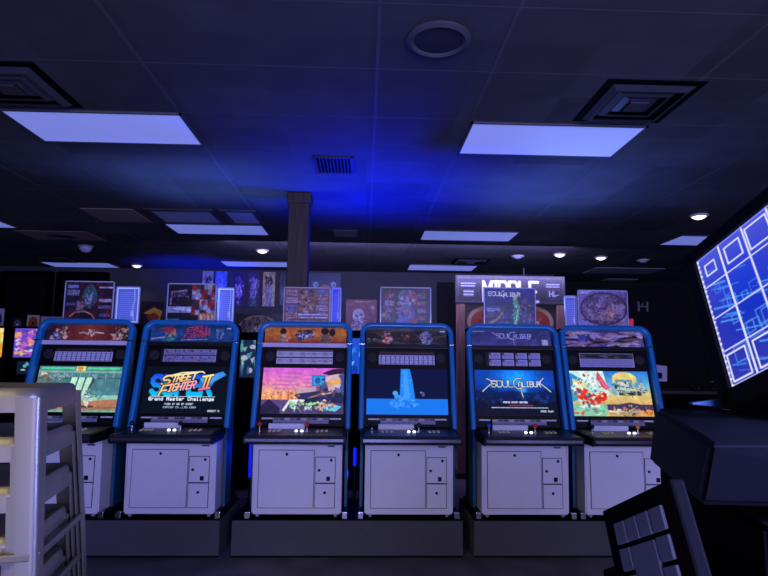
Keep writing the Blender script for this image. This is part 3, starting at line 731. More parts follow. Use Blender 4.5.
def mq6(a):
    a.noise(.04, 8); a.scrib(0, 0, 90, 17, 110, ['8a6a98', 'b08aa0', '5a4a80', 'c0a8c8', '7a5a60', '4a3a68', 'a89ad0'], 12)
    a.text('XX', 16, 5, 5, '2a48b0', 1.4, 1, .3).line([(24, 12), (28, 4), (32, 12)], 1.2, '202030')
def card(seed, mode):
    a = Art(60, 16, 2.6, 'b8b8d0')
    r = np.random.default_rng(seed)
    if mode == 'rows':
        a.rect(0, 0, 60, 16, 'c8c4c8')
        for y in (1.4, 9):
            a.rect(0, y-1, 60, y+.6, '503040')
            for x in range(1, 60, 6): a.rect(x+.6, y+1, x+5, y+5.6, ('c4c4dc', 'e4e4f0')[(x//6) % 2]).words(x+1, y+2.4, x+5, 2, 1.6, '50506a', x)
    elif mode == 'plates':
        a.rect(0, 0, 60, 16, '101018')
        for i in range(8):
            x, y = 4+(i % 4)*14.4, 1+(i//4)*7.8
            a.rect(x, y, x+12.6, y+6.8, 'c4c4ec').words(x+1, y+1.5, x+11, 4, 1.5, '606088', i, .6).rect(x, y, x+2.4, y+2.4, '7a5a60')
    elif mode == 'strip':
        a.rect(0, 0, 60, 16, '14121a').rect(0, 5, 60, 15.4, 'dcdcf0').words(1, 6.5, 59, 5, 2, '70709a', 5, .7)
        for x in range(2, 60, 5): a.rect(x, 4, x+1.2, 15, '7a7aa8')
        a.words(1, 2.4, 58, 1, 1, '9a4a4a', 3)
    elif mode == 'photo':
        a.rect(0, 0, 60, 16, 'c0b8e4').rect(1, .8, 59, 6.4, '2a3830').scrib(1, 1, 58, 6, 26, ['3c5a48', '8a7a60', '9a9ab0', '20242c'], seed)
        a.words(2, 8, 58, 4, 2, '787098', 6, .9)
    else:
        a.rect(0, 0, 60, 16, '12141c')
        for i in range(2):
            a.rect(3, 1+i*7.4, 58, 7.4+i*7.4, 'b4b4d8').chaos(30, 4.2+i*7.4, 26, 2.6, 40, ['c08890', '8888b8', 'd8d8ec', '584868'], seed+i, .9).words(4, 2.2+i*7.4, 57, 4, 1.5, '4a4a70', seed+i, .7)
            for x in range(5, 58, 9): a.rect(x, 1.6+i*7.4, x+2, 4+i*7.4, '8a4a58')
    return a
def lower(seed):
    a = Art(60, 7, 2.6, '8c8ca8'); r = np.random.default_rng(seed)
    for i in range(10):
        x = 1+i*5.9; a.rect(x, .6, x+5.2, 3, ('3a3a50', 'b8b0a0', '6a5a60')[(i+seed) % 3]).words(x, 4.4, x+5, 2, 1.5, '4a4a68', i+seed, .6)
    return a

proto = make_cabinet()
screens = [scr_fight, scr_title, scr_sunset, scr_water, scr_soul, scr_bright]
mqs = [mq1, mq2, mq3, mq4, mq5, mq6]
cards = ['strip', 'lines', 'rows', 'strip', 'plates', 'photo']
labels = ['white and blue arcade cabinet at far left, pale green stage on screen, behind the stools',
          'white and blue arcade cabinet whose black screen shows a slanted blue and orange game title',
          'white and blue arcade cabinet whose screen shows a pink and orange sunset',
          'white and blue arcade cabinet whose screen shows a bright blue water column on navy',
          'white and blue arcade cabinet whose screen shows a silver title on deep blue clouds',
          'white and blue arcade cabinet at far right of the row, colourful red and yellow screen']
CX = [-2.47, -1.55, -.53, .383, 1.345, 2.205]
STICKS = [(DARKBALL, DARKBALL), (DARKBALL, DARKBALL), (RED, RED), (DARKBALL, DARKBALL), (BLUEBALL, RED), (DARKBALL, ORANGE)]
STRIP = mat('pale_light_strip', 'b4acd8', .4, emis=.12)
cabs = []
for i in range(6):
    c = proto if i == 0 else dup(proto)
    cabs.append(c)
for i, c in enumerate(cabs):
    c.location.x = CX[i]; c['label'] = labels[i]
    def swap(stem, art, w, h):
        o = child(c, stem)[0]; me = art_mesh(stem, art, w, h, .006); me.materials.append(o.data.materials[0]); o.data = me
    ck = 1/math.cos(LEAN)
    swap('screen', screens[i](), .712, .389*ck)
    swap('marquee', mq('202028', mqs[i]), .735, .141*ck)
    swap('move_card', card(i, cards[i]), .5, .123*ck)
    swap('lower_card', lower(i), .47, .046*ck)
    for j, b in zip(child(c, 'joystick'), STICKS[i]):
        o = j.children[0]
        if o.data.materials[0] != b:
            o.data = o.data.copy(); o.data.materials[0] = b
    if i in (0, 2):
        o = child(c, 'marquee_rail')[0]; o.data = o.data.copy(); o.data.materials[0] = STRIP; o['label'] = 'pale glowing rail'

# ------------------------------------------------------------------ flyers standing on the cabinets
def flyer(x0, x1, z0, z1, art, label, y=5.38, material=POSTER, lip=True, rz=0):
    k = y/5.5; x0, x1, z1 = x0*k, x1*k, 1.62+(z1-1.62)*k
    t = thing('flyer_stand', label, 'flyer stand', ((x0+x1)/2, y, Z0+1.5865), rz, 'clear flyer stands on the cabinets')
    w, h = x1-x0, z1-(Z0+1.585)
    picture('flyer', art, w-.02, h-.022, material, t, (0, -.004, .012), .003)
    f = bmesh.new()
    for sx in (-1, 1): add_box(f, (sx*(w/2-.004), 0, h/2), (.008, .016, h))
    add_box(f, (0, 0, h-.004), (w, .016, .008)); add_box(f, (0, -.012 if lip else 0, .006), (w, .05, .012)); add_box(f, (0, .006, h/2), (w, .003, h))
    finish('holder', f, ACRYL, t)
def fl1():
    a = Art(52, 38, 2.2, '2a1c2c'); a.rect(0, 0, 52, 38, '3a2030').scrib(0, 0, 52, 38, 40, ['4a2430', '20182c', '5a2c34'], 2)
    a.ell(27, 14, 8, 11, '3a6a70').ell(27, 16, 2.4, 5, 'a8a0c0').rect(2, 3, 14, 6, '7a90c8').rect(2, 8, 15, 13, 'a8a8c8').words(3, 9, 14, 3, 1.6, '383850', 3)
    a.rect(1, 16, 12, 19, '202848').words(2, 20.5, 12, 2, 1.6, '8898c8', 1).rect(13, 18, 20, 27, '9a7a88').words(37, 5, 51, 1, 1.6, 'c8c8d8', 2, 1.6).rect(37, 16, 51, 19, 'b8a8b8').words(37, 23, 51, 2, 1.6, 'a0a0c0', 5)
    a.line([(6, 33), (12, 29), (22, 28), (30, 31), (33, 35)], 1.2, 'd8a070').rect(38, 30, 50, 33, '5868a8').ell(47, 31, 2, 2, 'c03838').chaos(27, 14, 8, 11, 50, ['3a6a70', '28505c', 'a8a0c0', '8a3438', '20303c'], 3, 1.2).chaos(27, 12, 14, 12, 30, ['8a3030', '5a2028'], 4, 1.2).chaos(17, 23, 4, 5, 20, ['b89aa0', '6a5060'], 5, 1)
    return a.tex(.1, 1.4, 3)
def fl2():
    a = Art(52, 38, 2.2, '14101c'); a.rect(0, 0, 26, 38, '15121e')
    a.line([(3, 20), (4, 8), (20, 6)], 1.4, 'b088a8').line([(6, 12), (22, 12), (23, 16)], 1, '7a8aa8').text('GAME', 7, 8, 4, '8a6a90', .7, .7).rect(0, 22, 26, 28, '9aa0b8').poly([(0, 24), (26, 22), (26, 27)], 'd8dce8')
    a.poly([(0, 28), (26, 29), (26, 38), (0, 38)], '0c0c14').rect(0, 34, 14, 38, '4a88a8')
    cs = ['a83028', '8a90a8', '702420', 'b8b8c8', '30283c']
    for i in range(6):
        for j in range(6): a.rect(26+i*4.4, j*5, 30.4+i*4.4, j*5+5, cs[(i*2+j*3+(i*j) % 2) % 5])
    for i in range(5): a.ell(29+i*5, 4+((i*7) % 22), 2.6, 2.6, ('b03428', 'a8a8bc')[i % 2])
    a.rect(34, 28, 52, 38, 'e08030'); 
    for x in range(36, 51, 4): a.poly([(x, 29), (x+2.4, 31), (x+2, 37), (x+.2, 37)], 'e8d8c8')
    a.chaos(12, 13, 11, 8, 30, ['2a2030', '6a4a68', '506080', '14101c'], 6, 1.1)
    return a.tex(.1, 1.5, 4)
def fl3():
    a = Art(48, 34, 2.3, '8a5040'); a.rect(0, 0, 48, 34, '8a5848').rect(1, 1, 47, 33, '7a4c48')
    for i in range(4):
        for sx in (2, 34): a.rect(sx, 2+i*7, sx+12, 7+i*7, ('b8a8b8', '6a7ac0', 'c09088')[(i+sx) % 3]).words(sx+1, 4+i*7, sx+11, 2, 1.6, '402830', i+sx)
    a.ell(21, 9, 6, 7, 'b88868').ell(28, 11, 5, 7, '9a6850').ell(28, 5, 3, 4, '281c24').ell(19, 4, 3, 2.4, '5a3038').scrib(14, 10, 34, 22, 14, ['c89880', '8a4838', 'b0a0b8', '503038'], 3)
    a.rect(15, 24, 46, 28, 'd0c8d8').words(16, 26, 45, 1, 1, '50407a', 2, 1.4).words(2, 30.6, 46, 2, 1.6, 'b0a8c8', 3)
    a.chaos(23, 12, 8, 11, 80, ['c89880', '8a4838', 'e0b898', '503038', '281c24', 'b0a0b8'], 7, 1.2).chaos(8, 16, 6, 14, 30, ['d0c0d0', '7080c8', '8a5a50'], 8, 1).chaos(40, 14, 6, 12, 30, ['d0c0d0', '9a6a60', '7080c8'], 9, 1)
    return a.tex(.1, 1.4, 5)
def fl4():
    a = Art(52, 36, 2.2, '1c1828'); a.scrib(0, 0, 52, 36, 50, ['282038', '3a2434', '1a1a2c'], 6)
    a.ell(24, 9, 6, 7, '5a8a88').ell(32, 10, 6, 8, 'a84050').ell(25, 12, 5, 5, 'b8b8d0').ell(27, 25, 9, 8, '4a68a8').ell(27, 22, 4, 3, 'b87868').poly([(16, 30), (26, 27), (38, 32), (36, 36), (16, 36)], '586aa8')
    for i in range(4):
        a.rect(4, 5+i*7, 14, 10+i*7, ('7a4040', '8a8098', '5a3048', '403858')[i]).words(5, 7+i*7, 13, 2, 1.5, 'a898a8', i)
        a.rect(38, 5+i*7, 47, 10+i*7, ('485a58', '8a3848', '6a6078', '3a3a68')[i]).words(39, 7+i*7, 46, 2, 1.5, 'a098b8', i+9)
    a.ell(3, 26, 2, 2, '8aa048').poly([(33, 31), (38, 28), (38, 36), (32, 36)], 'b03040')
    a.chaos(27, 16, 11, 14, 120, ['5a8a88', 'a84050', 'b8b8d0', '4a68a8', '202030', 'c8a0a0', '3a4a88'], 2, 1.3).chaos(9, 18, 6, 14, 40, ['7a4040', '8a8098', '201828'], 3, 1.1).chaos(43, 18, 5, 14, 40, ['8a3848', '6a6078', '282040'], 4, 1.1)
    return a.tex(.1, 1.4, 6)
def fl5():
    a = Art(52, 44, 2.2, '0c1a58'); a.grad(0, 0, 52, 44, [(0, '14267a'), (.5, '0c1a50'), (1, '14306a')])
    a.scrib(0, 18, 52, 44, 34, ['0a1030', '1c3a80', '2a3050', '4a3a58'], 8)
    for c, t in (('060c30', 1.8), ('b8c4e8', .85)):
        a.text('SOUL', 4, 4, 4.6, c, t, .7, .2, 0).text('ALIBUR', 20, 5, 4, c, t, .6, .2, 0).line([(20, 2.5), (16.5, 6), (20, 10)], t, c)
    a.poly([(29, 10), (34, 12), (36, 24), (33, 44), (29, 44), (31, 26)], '3c8a70').line([(31, 12), (34, 26), (31, 44)], 1, '88d0a8')
    a.ell(32, 9, 2, 2.4, 'b89880').scrib(37, 14, 50, 36, 14, ['6a3048', '3a4a98', '88506a', '202848'], 3).rect(2, 22, 16, 27, '3a4a88').words(3, 23.5, 15, 2, 2, '8898d0', 1).line([(6, 40), (14, 34), (20, 26)], 1.6, '8a7848')
    a.chaos(33, 26, 4, 15, 60, ['3c8a70', '88d0a8', '184838', '60b0a0'], 2, 1).chaos(43, 26, 7, 14, 60, ['6a3048', '3a4a98', '182050', '88506a', '5070b0'], 3, 1.1).chaos(14, 32, 13, 10, 50, ['283a88', '0a1030', '6a5a48', '4a68b0'], 4, 1.2)
    return a.tex(.1, 1.5, 7)
def fl6():
    a = Art(52, 40, 2.2, '9a86b8'); a.grad(0, 0, 52, 40, [(0, '8a7ab8'), (1, 'a890c0')])
    a.ell(27, 19, 25, 17, '6a5078').scrib(5, 5, 50, 36, 90, ['8a6a88', 'b090a8', '503c60', 'a07a80', '7a68a0', 'c0a8c0', '4a3458'], 5)
    a.ell(34, 24, 5, 7, 'c09078', .7).poly([(2, 30), (14, 36), (24, 40), (2, 40)], '9aa0e0').ring(27, 19, 25.6, 17.6, .08, '3c3058')
    a.poly([(0, 0), (14, 0), (10, 3), (0, 3)], 'd0d8e8')
    a.chaos(27, 19, 23, 15, 260, ['8a6a88', 'b090a8', '503c60', 'a07a80', '7a68a0', 'c8b0c8', '4a3458'], 6, 1.1).chaos(34, 24, 5, 7, 30, ['d0a078', 'b07868', 'e0c0a0'], 7, 1)
    return a.tex(.1, 1.5, 8)
def sheet(seed, bg='5468c8', edge='c8d4f4'):
    a = Art(28, 35, 2, edge); a.rect(1.6, 1.6, 26.4, 33.6, bg)
    a.words(4, 5, 24, 14, 2, '8496e4', seed, .7); a.line([(22, 2), (23, 12), (21, 20), (22.6, 33)], .8, 'b8c8f8').ell(20, 26, 1.6, 3, 'c8d4f8', .6)
    return a
BL = art_mat('lit_paper', .35, 1, .4)  # emission stands in for light falling on and through the paper
flyer(-2.845, -2.385, 1.96, 2.342, fl1(), 'flyer of dark red artwork in a clear stand on the far left cabinet')
flyer(-2.365, -2.14, 1.96, 2.295, sheet(1), 'narrow pale blue sheet beside the dark red flyer, far left cabinet', 5.42, BL)
flyer(-1.883, -1.42, 1.96, 2.335, fl2(), 'flyer of black and red chequered artwork in a clear stand, second cabinet', 5.36)
flyer(-1.405, -1.248, 1.96, 2.3, sheet(2), 'narrow pale blue sheet beside the red chequered flyer', 5.4, BL)
flyer(-.78, -.33, 1.96, 2.315, fl3(), 'flyer of brown portraits and caption rows, in front of the wooden column')
flyer(-.322, -.228, 1.96, 2.315, sheet(3, '1420c8', '3040ff'), 'very narrow vivid blue sheet right of the brown portrait flyer', 5.4, BL)  # blue light on this sheet is put into its colours
flyer(.147, .64, 1.96, 2.33, fl4(), 'flyer of dark collage artwork on the cabinet with the blue water screen')
flyer(1.152, 1.66, 1.96, 2.342, fl5(), 'flyer of deep blue artwork with a green streak, before the pizza sign', 5.38, BL)
flyer(1.945, 2.075, 1.96, 2.272, sheet(4, '5058b8', '9aa8e0'), 'narrow blue sheet behind the purple beast flyer', 5.44, BL)
flyer(2.075, 2.57, 1.96, 2.33, fl6(), 'flyer of a purple scaly round motif on the far right cabinet', 5.38)
t = tag(box('red_tag', (2.545, 5.42, Z0+1.5865+.055), (.07, .02, .11), mat('red_plastic', 'd83048', .4, emis=.3), bev=.004), 'small red upright tag at the right edge of the purple flyer', 'tag')
a_ = box('base', (0, 0, -.05), (.07, .05, .01), mat('red_plastic', 'd83048'), t)

# ------------------------------------------------------------------ the wooden sign behind
t = thing('wooden_sign', 'large wooden framed sign reading MIDDLE with pizza pictures, behind the cabinets', 'sign', (2.06, 8.0, FZ))
def sg():
    a = Art(108, 26, 2.2, '3a3640'); a.rect(0, 0, 108, 26, '4a444c').rect(2, 2, 106, 24, '322e38')
    a.noise(.03, 4)
    x = 26.5
    for ch in 'MIDDLE':
        w = 6 if ch == 'I' else 8
        for st in GLYPH[ch]:
            pp = [(x+(gx/4*w if ch != 'I' else (gx-1)/2*w*.7), 5+gy/6*19) for gx, gy in st]
            a.line(pp, 2.9, 'd0d4e4')
        x += w+2.3 if ch != 'I' else 5.4
    a.words(4, 7, 18, 2, 2.4, 'b0b4c8', 1, 1.1).rect(6, 13, 17, 20, '5a5668').words(7, 15, 16, 2, 3, 'c0c4d8', 3, 1.2)
    a.words(90, 7, 103, 2, 2.4, 'b0b4c8', 2, 1).rect(91, 12, 104, 22, '4a4654').rect(92, 13, 103, 21, '34303c').text('Hl', 93, 14, 5, 'b8bcd0', .8, .6).line([(97, 18), (102, 17.5)], .8, 'b8bcd0')
    return a
box('header_board', (0, .02, 2.635-FZ), (1.56, .08, .41), mat('weathered_board', '4e464c', .8, var=.25), t, .008)
picture('header_lettering', sg(), 1.52, .37, POSTER, t, (0, -.026, 2.45-FZ), .004)
for sx in (-1, 1):
    box('post', (sx*.71, .02, 1.215-FZ/2), (.12, .07, 2.43-FZ), PINKWOOD, t, .006)
box('backboard', (0, .05, 1.85-FZ), (1.3, .03, 1.16), mat('dark_board', '2c2830', .8), t)
box('base_plank', (0, .02, .04), (1.6, .3, .08), WOOD, t, .006)
def pz():
    a = Art(130, 50, 1.6, '2c2830')
    for cx in (32, 98):
        a.ell(cx, 24, 29, 22, 'c8a078').ell(cx, 25, 24, 18, 'a83c28')
        for k in range(9):
            q = k*2.4; a.ell(cx+16*math.cos(q)*(.4+.07*k), 25+12*math.sin(q)*(.4+.07*k), 2.6, 2.4, ('d8c8b0', '7a2418', 'd05a40')[k % 3])
        a.ring(cx+2, 30, 5, 5, .4, '402028')
    return a
picture('pizza_print', pz(), 1.28, .5, POSTER, t, (0, .03, 1.93-FZ), .004)
rod = box('hanging_hook', (.2, .02, 2.9-FZ), (.02, .02, .12), BLACK, t)

# ------------------------------------------------------------------ posters and banners on the back wall
YW = 10.62
def poster(x0, x1, z0, z1, art, label, name='poster', cat='poster', group=None, y=YW):
    o = picture(name, art, x1-x0, z1-z0, POSTER, None, ((x0+x1)/2, y, z0), .012)
    return tag(o, label, cat, group)
def ban(bg, fg, hi, seed, dark='181420'):
    a = Art(22, 38, 2, bg); a.ell(11, 22, 6, 8, fg).poly([(5, 38), (7, 28), (15, 28), (18, 38)], hi).scrib(3, 10, 19, 34, 7, [fg, hi], seed)
    a.chaos(11, 10, 7, 5, 26, [dark], seed, 1.6).chaos(11, 24, 7, 11, 50, [fg, hi, dark, bg], seed+9, 1.1); return a.tex(.1, 1.5, seed)
k_ = 10.62/10.4
for x0, x1, z0, z1, ar, lb in ((-2.95, -2.76, 2.66, 3.24, ban('b0a890', 'a898b8', '705a80', 1, '202030'), 'cream hanging banner with a dark tuft, first of the row from the left'),
        (-2.72, -2.51, 2.66, 3.24, ban('5a78b8', '90a0d0', '8088b8', 2, '7088c8'), 'blue hanging banner, second of the row from the left'),
        (-2.38, -2.19, 2.59, 3.24, ban('2a2058', 'b8a8c8', '3a2a68', 3, '6a58a0'), 'deep violet hanging banner in the middle of the row'),
        (-2.13, -1.92, 2.59, 3.24, ban('3a2c60', '9888c0', '2c6a78', 4, 'a888c8'), 'purple hanging banner with a teal lower half'),
        (-1.86, -1.64, 2.6, 3.24, ban('b0a488', '9a90b0', '8a80a8', 5, '14101c'), 'cream hanging banner with a black spiky crest, nearest the column'),
        (-1.56, -1.45, 2.62, 3.22, ban('202040', '605880', '404068', 6), 'narrow dark hanging banner partly behind the column')):
    poster(x0*k_/1.0, x1*k_, z0, z1, ar, lb, 'hanging_banner', 'banner', 'banners on the back wall')
def pface():
    a = Art(88, 58, 1.6, '1c1a24'); a.ell(40, 30, 38, 27, '4a4440').ell(36, 38, 18, 20, '9a9098')
    for k in range(9): a.poly([(8+k*7, 8+abs(k-4)*2), (16+k*7, 8), (14+k*6, 30)], ('2a2420', '6a5a48')[k % 2])
    a.ring(40, 30, 38, 27, .08, '8a7a58').chaos(38, 20, 30, 14, 90, ['2a2420', '6a5a48', '8a7a58', '3a3438'], 4, 2.2); return a.tex(.12, 2, 3)
poster(-2.36, -1.47, 1.84, 2.46, pface(), 'round brown and grey poster low on the wall behind the second cabinet')
def pyel():
    a = Art(35, 40, 1.6, '241634'); a.scrib(0, 0, 35, 40, 12, ['3a1c30', '1c1430'], 2); a.poly([(4, 20), (20, 10), (34, 16), (30, 32), (18, 36), (24, 24)], 'c89838').poly([(8, 24), (22, 18), (30, 26), (20, 40)], '8a3c30'); return a
poster(-4.1, -3.7, 2.22, 2.66, pyel(), 'dark poster with a yellow jagged shape, left of the chequered flyer')
def pban():
    a = Art(60, 90, 1.5, '1c2458'); a.ell(31, 30, 11, 10, '8a6058').ell(31, 36, 6, 4, 'b09088')
    for x, y in ((14, 20), (46, 20), (12, 34), (50, 34)): a.ell(x, y, 5, 5, '8a98c8').ell(x+1, y+1, 2, 2, '3a4a98')
    a.rect(8, 46, 52, 86, '1a24a0'); return a
poster(-1.06, -.455, 2.24, 3.24, pban(), 'tall blue poster with pale round spots, just right of the column')
def pred():
    a = Art(58, 82, 1.6, '6a2c40'); a.ell(24, 28, 11, 12, 'a8a0b8').poly([(6, 50), (24, 36), (46, 46), (50, 82), (10, 82)], '8a80a0').scrib(8, 36, 46, 78, 18, ['3a2c4c', 'b0a8c0', '584868'], 7).ell(50, 14, 3, 3, 'c89078').words(18, 4, 46, 1, 1, 'a87888', 2, 1.6).chaos(26, 52, 17, 28, 140, ['a8a0b8', '3a2c4c', '8a80a0', '584868', 'c0b8d0'], 5, 2); return a.tex(.14, 2, 9)
poster(-.352, .224, 1.87, 2.75, pred(), 'dark red poster with a pale grey figure shape, behind the middle cabinets')
# fixture on the dark right wall
t = thing('wall_hook', 'small pale metal hook fixture on the black wall at right', 'hook', (5.68, 11.48, 2.78))
for x in (-.09, .09): box('bracket', (x, 0, 0), (.025, .05, .2), GREY, t, .004)
box('bar', (0, -.02, 0), (.2, .02, .02), GREY, t, .004)
box('side_arm', (-.02, -.01, .03), (.02, .03, .1), GREY, t, .003, Matrix.Rotation(.5, 3, 'Y'))

# ------------------------------------------------------------------ machines and shelf in the far left
def bscreen(seed, cols, bg):
    a = Art(24, 26, 1.8, bg); a.scrib(0, 0, 24, 26, 26, cols, seed); a.line([(2, 22), (22, 5)], 2.4, cols[0]).line([(6, 4), (18, 20)], 1.6, cols[-1]).chaos(12, 13, 11, 12, 90, cols, seed+1, 1.5); return a
def small_machine(x, y, w, art, art2, label, hz):
    t = thing('arcade_machine', label, 'arcade machine', (x, y, FZ), 0, 'dark upright machines at the far left')
    box('body', (0, .3, .6), (w, .6, 1.2), DBLACK, t, .01)
    box('head', (0, .38, 1.2+(hz-1.2)/2), (w, .42, hz-1.2), DBLACK, t, .01)
    picture('screen', art, w*.86, .4, SCREEN, t, (0, .165, hz-.43), .01)
    picture('lower_display', art2, w*.62, .18, SCREEN, t, (0, .165, hz-.66), .01)
    box('control_shelf', (0, -.02, 1.1), (w, .3, .08), BLACK, t, .006)
sa = bscreen(3, ['f0a860', '9a50d0', 'f0e8f0', '4a38b0', 'd86ab0'], '6a4ac8'); sb = Art(16, 14, 2, '101c30'); sb.scrib(1, 1, 15, 13, 12, ['7ad0d8', '4a90b0', 'c8f0f0'], 4)
small_machine(-4.62, 8.0, .56, sa, sb, 'dark machine at far left with a violet and orange screen', 1.98)
sc = bscreen(9, ['f0c840', 'e87830', 'f8f0c0', '70c8a0'], 'e09830')
small_machine(-5.26, 8.0, .56, sc, sb, 'dark machine cut by the left edge with a yellow and orange screen', 1.98)
def rec(bg, c1, c2):
    a = Art(24, 30, 1.8, bg); a.ell(12, 14, 9, 11, c1).ell(12, 14, 2.6, 3, c2).ring(12, 14, 6, 7.5, .12, c2); return a
shelf = struct(box('trim_2', (-5.1, 8.72, 1.95), (2.2, .25, .04), DBLACK))
for x0, x1, z0, z1, ar, lb in ((-5.58, -5.34, 1.975, 2.33, rec('b0b0c8', '202848', '8090c0'), 'small square sleeve with a dark blue disc, at the left edge'),
                               (-5.22, -5.05, 1.975, 2.2, rec('16161e', '303038', 'd0d0d8'), 'small black sleeve between the blue disc and orange disc sleeves'),
                               (-5.0, -4.82, 1.975, 2.24, rec('c8b8a8', 'c05830', '2c2028'), 'small sleeve with an orange disc, behind the far left cabinet'),
                               (-4.8, -4.5, 1.975, 2.22, rec('b0a8c0', '3a3450', 'd8d0d8'), 'small pale sleeve with dark marks, right of the orange disc sleeve')):
    o = picture('record_sleeve', ar, x1-x0, z1-z0, POSTER, None, ((x0+x1)/2, 8.66, z0), .012); tag(o, lb, 'sleeve', 'square sleeves on the far left shelf')
# strip of another lit machine seen between the cabinets
def gapm(x, y, w, z0, z1, art, label):
    z0 -= FZ; z1 -= FZ
    t = thing('display_unit', label, 'display', (x, y, FZ)); box('body', (0, .15, z1/2+.05), (w+.08, .26, z1+.1), DBLACK, t, .008)
    picture('screen', art, w, z1-z0, SCREEN, t, (0, .008, z0), .01)
ga = Art(20, 40, 2, '1a50d0'); ga.scrib(0, 0, 20, 40, 20, ['40c8e8', '2a80f0', '1030a0', 'a0e8f0'], 2)
gapm(-.09, 7.2, .32, 1.46, 1.9, ga, 'small cyan and blue lit display seen between the two middle cabinets')
gb = Art(20, 40, 2, '182848'); gb.scrib(0, 0, 20, 40, 20, ['50a0b0', '406090', '90c8a0', 'c8c8d8'], 5)
gapm(-1.5, 7.2, .3, 1.4, 1.86, gb, 'small teal lit display seen behind the gap beside the sunset cabinet')
# LED tubes in the gaps
LED = mat('blue_led_tube', '1420ff', .4, emis=.5)
for x, z0, z1, lb in ((-.072, .66, .82, 'blue glowing light tube in the gap between the two middle cabinets'), (-1.03, .55, .95, 'blue glowing light tube left of the sunset cabinet')):
    t = thing('light_tube', lb, 'light tube', (x, 5.46, Z0)); 
    lathe('tube', [(.014, z0-Z0), (.016, z0-Z0+.01), (.016, z1-Z0-.01), (.014, z1-Z0)], LED, t, 12)
    lathe('stand', [(.03, 0), (.03, .01), (.012, .016), (.012, z0-Z0)], BLACK, t, 12)

# white printer and dark counter at right
t = thing('counter', 'black counter behind the row at right, with small things on it', 'counter', (4.6, 8.2, FZ))
box('carcass', (0, .2, .57), (2.0, .6, 1.14), DBLACK, t, .01); box('worktop', (0, .15, 1.1625), (2.1, .74, .045), mat('counter_top', '3a302e', .5), t, .006)
t = thing('receipt_printer', 'white angular printer on the counter beside the far right cabinet', 'printer', (4.06, 8.05, 1.251))
box('stand_post', (0, .02, .07), (.08, .08, .14), BLACK, t, .004)
prism('casing', [(-.12, .13), (-.14, .34), (.12, .36), (.14, .13)], 'x', -.16, .16, mat('white_casing', 'c8c4dc', .5), t, .006)
box('slot', (.02, -.135, .21), (.12, .02, .08), BLACK, t, .003)
t = thing('game_pad', 'dark game pad lying on the black counter', 'game pad', (4.75, 8.0, 1.251))
box('shell', (0, 0, .03), (.3, .16, .05), BLACK, t, .02)
for x in (-.1, .1): box('grip', (x, -.06, .03), (.07, .14, .055), BLACK, t, .02)
box('shiny_strip', (-.06, -.04, .058), (.08, .02, .006), CHROME, t, .002, Matrix.Rotation(.5, 3, 'Z'))
t = thing('cash_box', 'low dark box on the counter right of the game pad', 'box', (5.15, 8.05, 1.251))
box('case', (0, 0, .06), (.34, .24, .12), BLACK, t, .008); box('lid_rim', (0, 0, .125), (.35, .25, .012), GREY, t, .003)

# ------------------------------------------------------------------ stack of steel stools
SA = math.radians(101)
ex = Vector((math.cos(SA), math.sin(SA), 0)); ey = Vector((-math.sin(SA), math.cos(SA), 0))
def make_stool():
    t = thing('bar_stool', 'stool', 'bar stool', (0, 0, 0), 0, 'cream steel bar stools in the stack')
    hs, h = .148, .76
    # seat pan with rolled apron
    bm = bmesh.new()
    rings = []
    for k, (q, z, r) in enumerate(((hs*.62, h-.012, .03), (hs*.86, h-.006, .04), (hs, h, .045), (hs+.006, h-.006, .048), (hs+.009, h-.02, .05), (hs+.011, h-.052, .05), (hs+.008, h-.052, .05), (hs-.002, h-.008, .045))):
        rings.append([bm.verts.new((x, y, z)) for x, y in rrect(2*q, 2*q, r, 5)])
    m = len(rings[0])
    for i in range(len(rings)-1):
        for k in range(m): bm.faces.new((rings[i][k], rings[i][(k+1) % m], rings[i+1][(k+1) % m], rings[i+1][k]))
    bm.faces.new(rings[0])
    finish('seat', bm, CREAM, t, True)
    lathe('drain_hole', [(.012, h-.0125), (.014, h-.0105)], DBLACK, t, 14)
    for sx in (-1, 1):
        for sy in (-1, 1):
            bm = bmesh.new(); th_ = .0022
            R = []
            for z, w, off in ((h-.02, .05, 0), (h-.09, .048, .004), (h-.3, .042, .022), (h-.55, .038, .042), (.012, .034, .06)):
                c = hs+.012+off; r = .016
                arc = [(c-r+r*math.cos(a), c-r+r*math.sin(a)) for a in (PI/2*j/5 for j in range(6))]
                outer = [(c, c-w)]+arc+[(c-w, c)]
                ci = c-th_*2
                inner = [(c-w, ci)]+[(c-r+(r-th_*2)*math.cos(a), c-r+(r-th_*2)*math.sin(a)) for a in (PI/2*j/5 for j in range(5, -1, -1))]+[(ci, c-w)]
                R.append([bm.verts.new((sx*x, sy*y, z)) for x, y in outer+inner])
            m = len(R[0])
            for i in range(len(R)-1):
                for k in range(m): bm.faces.new((R[i][k], R[i][(k+1) % m], R[i+1][(k+1) % m], R[i+1][k]))
            bm.faces.new(R[0]); bm.faces.new(R[-1][::-1])
            lg = finish('leg', bm, CREAM, t, True)
            box('rubber_foot', (sx*(hs+.055), sy*(hs+.055), .008), (.034, .034, .016), BLACK, lg, .004)
    zz = h-.345; o_ = hs+.034
    for k in range(4):
        a = PI/2*k; rz = Matrix.Rotation(a, 3, 'Z')
        b = bmesh.new(); add_box(b, rz @ Vector((0, o_, zz)), (2*o_-.02, .01, .016), .003, rz); finish('stretcher', b, CREAM, t)
    return t
stool = make_stool()
ordw = ['topmost', 'second from the top', 'third from the top', 'fourth from the top', 'fifth from the top', 'lowest but two', 'lowest but one', 'lowest']
P0 = Vector((-.703, 1.293, 0)); cen = P0+(ex+ey)*.159
n_st = 8; pitch = .1039
for k in range(n_st):
    s = stool if k == 0 else dup(stool)
    s.location = (cen.x, cen.y, 1.553-.76-pitch*k); s.rotation_euler.z = SA
    s['label'] = 'cream steel bar stool, %s of the stack at left' % ordw[k]

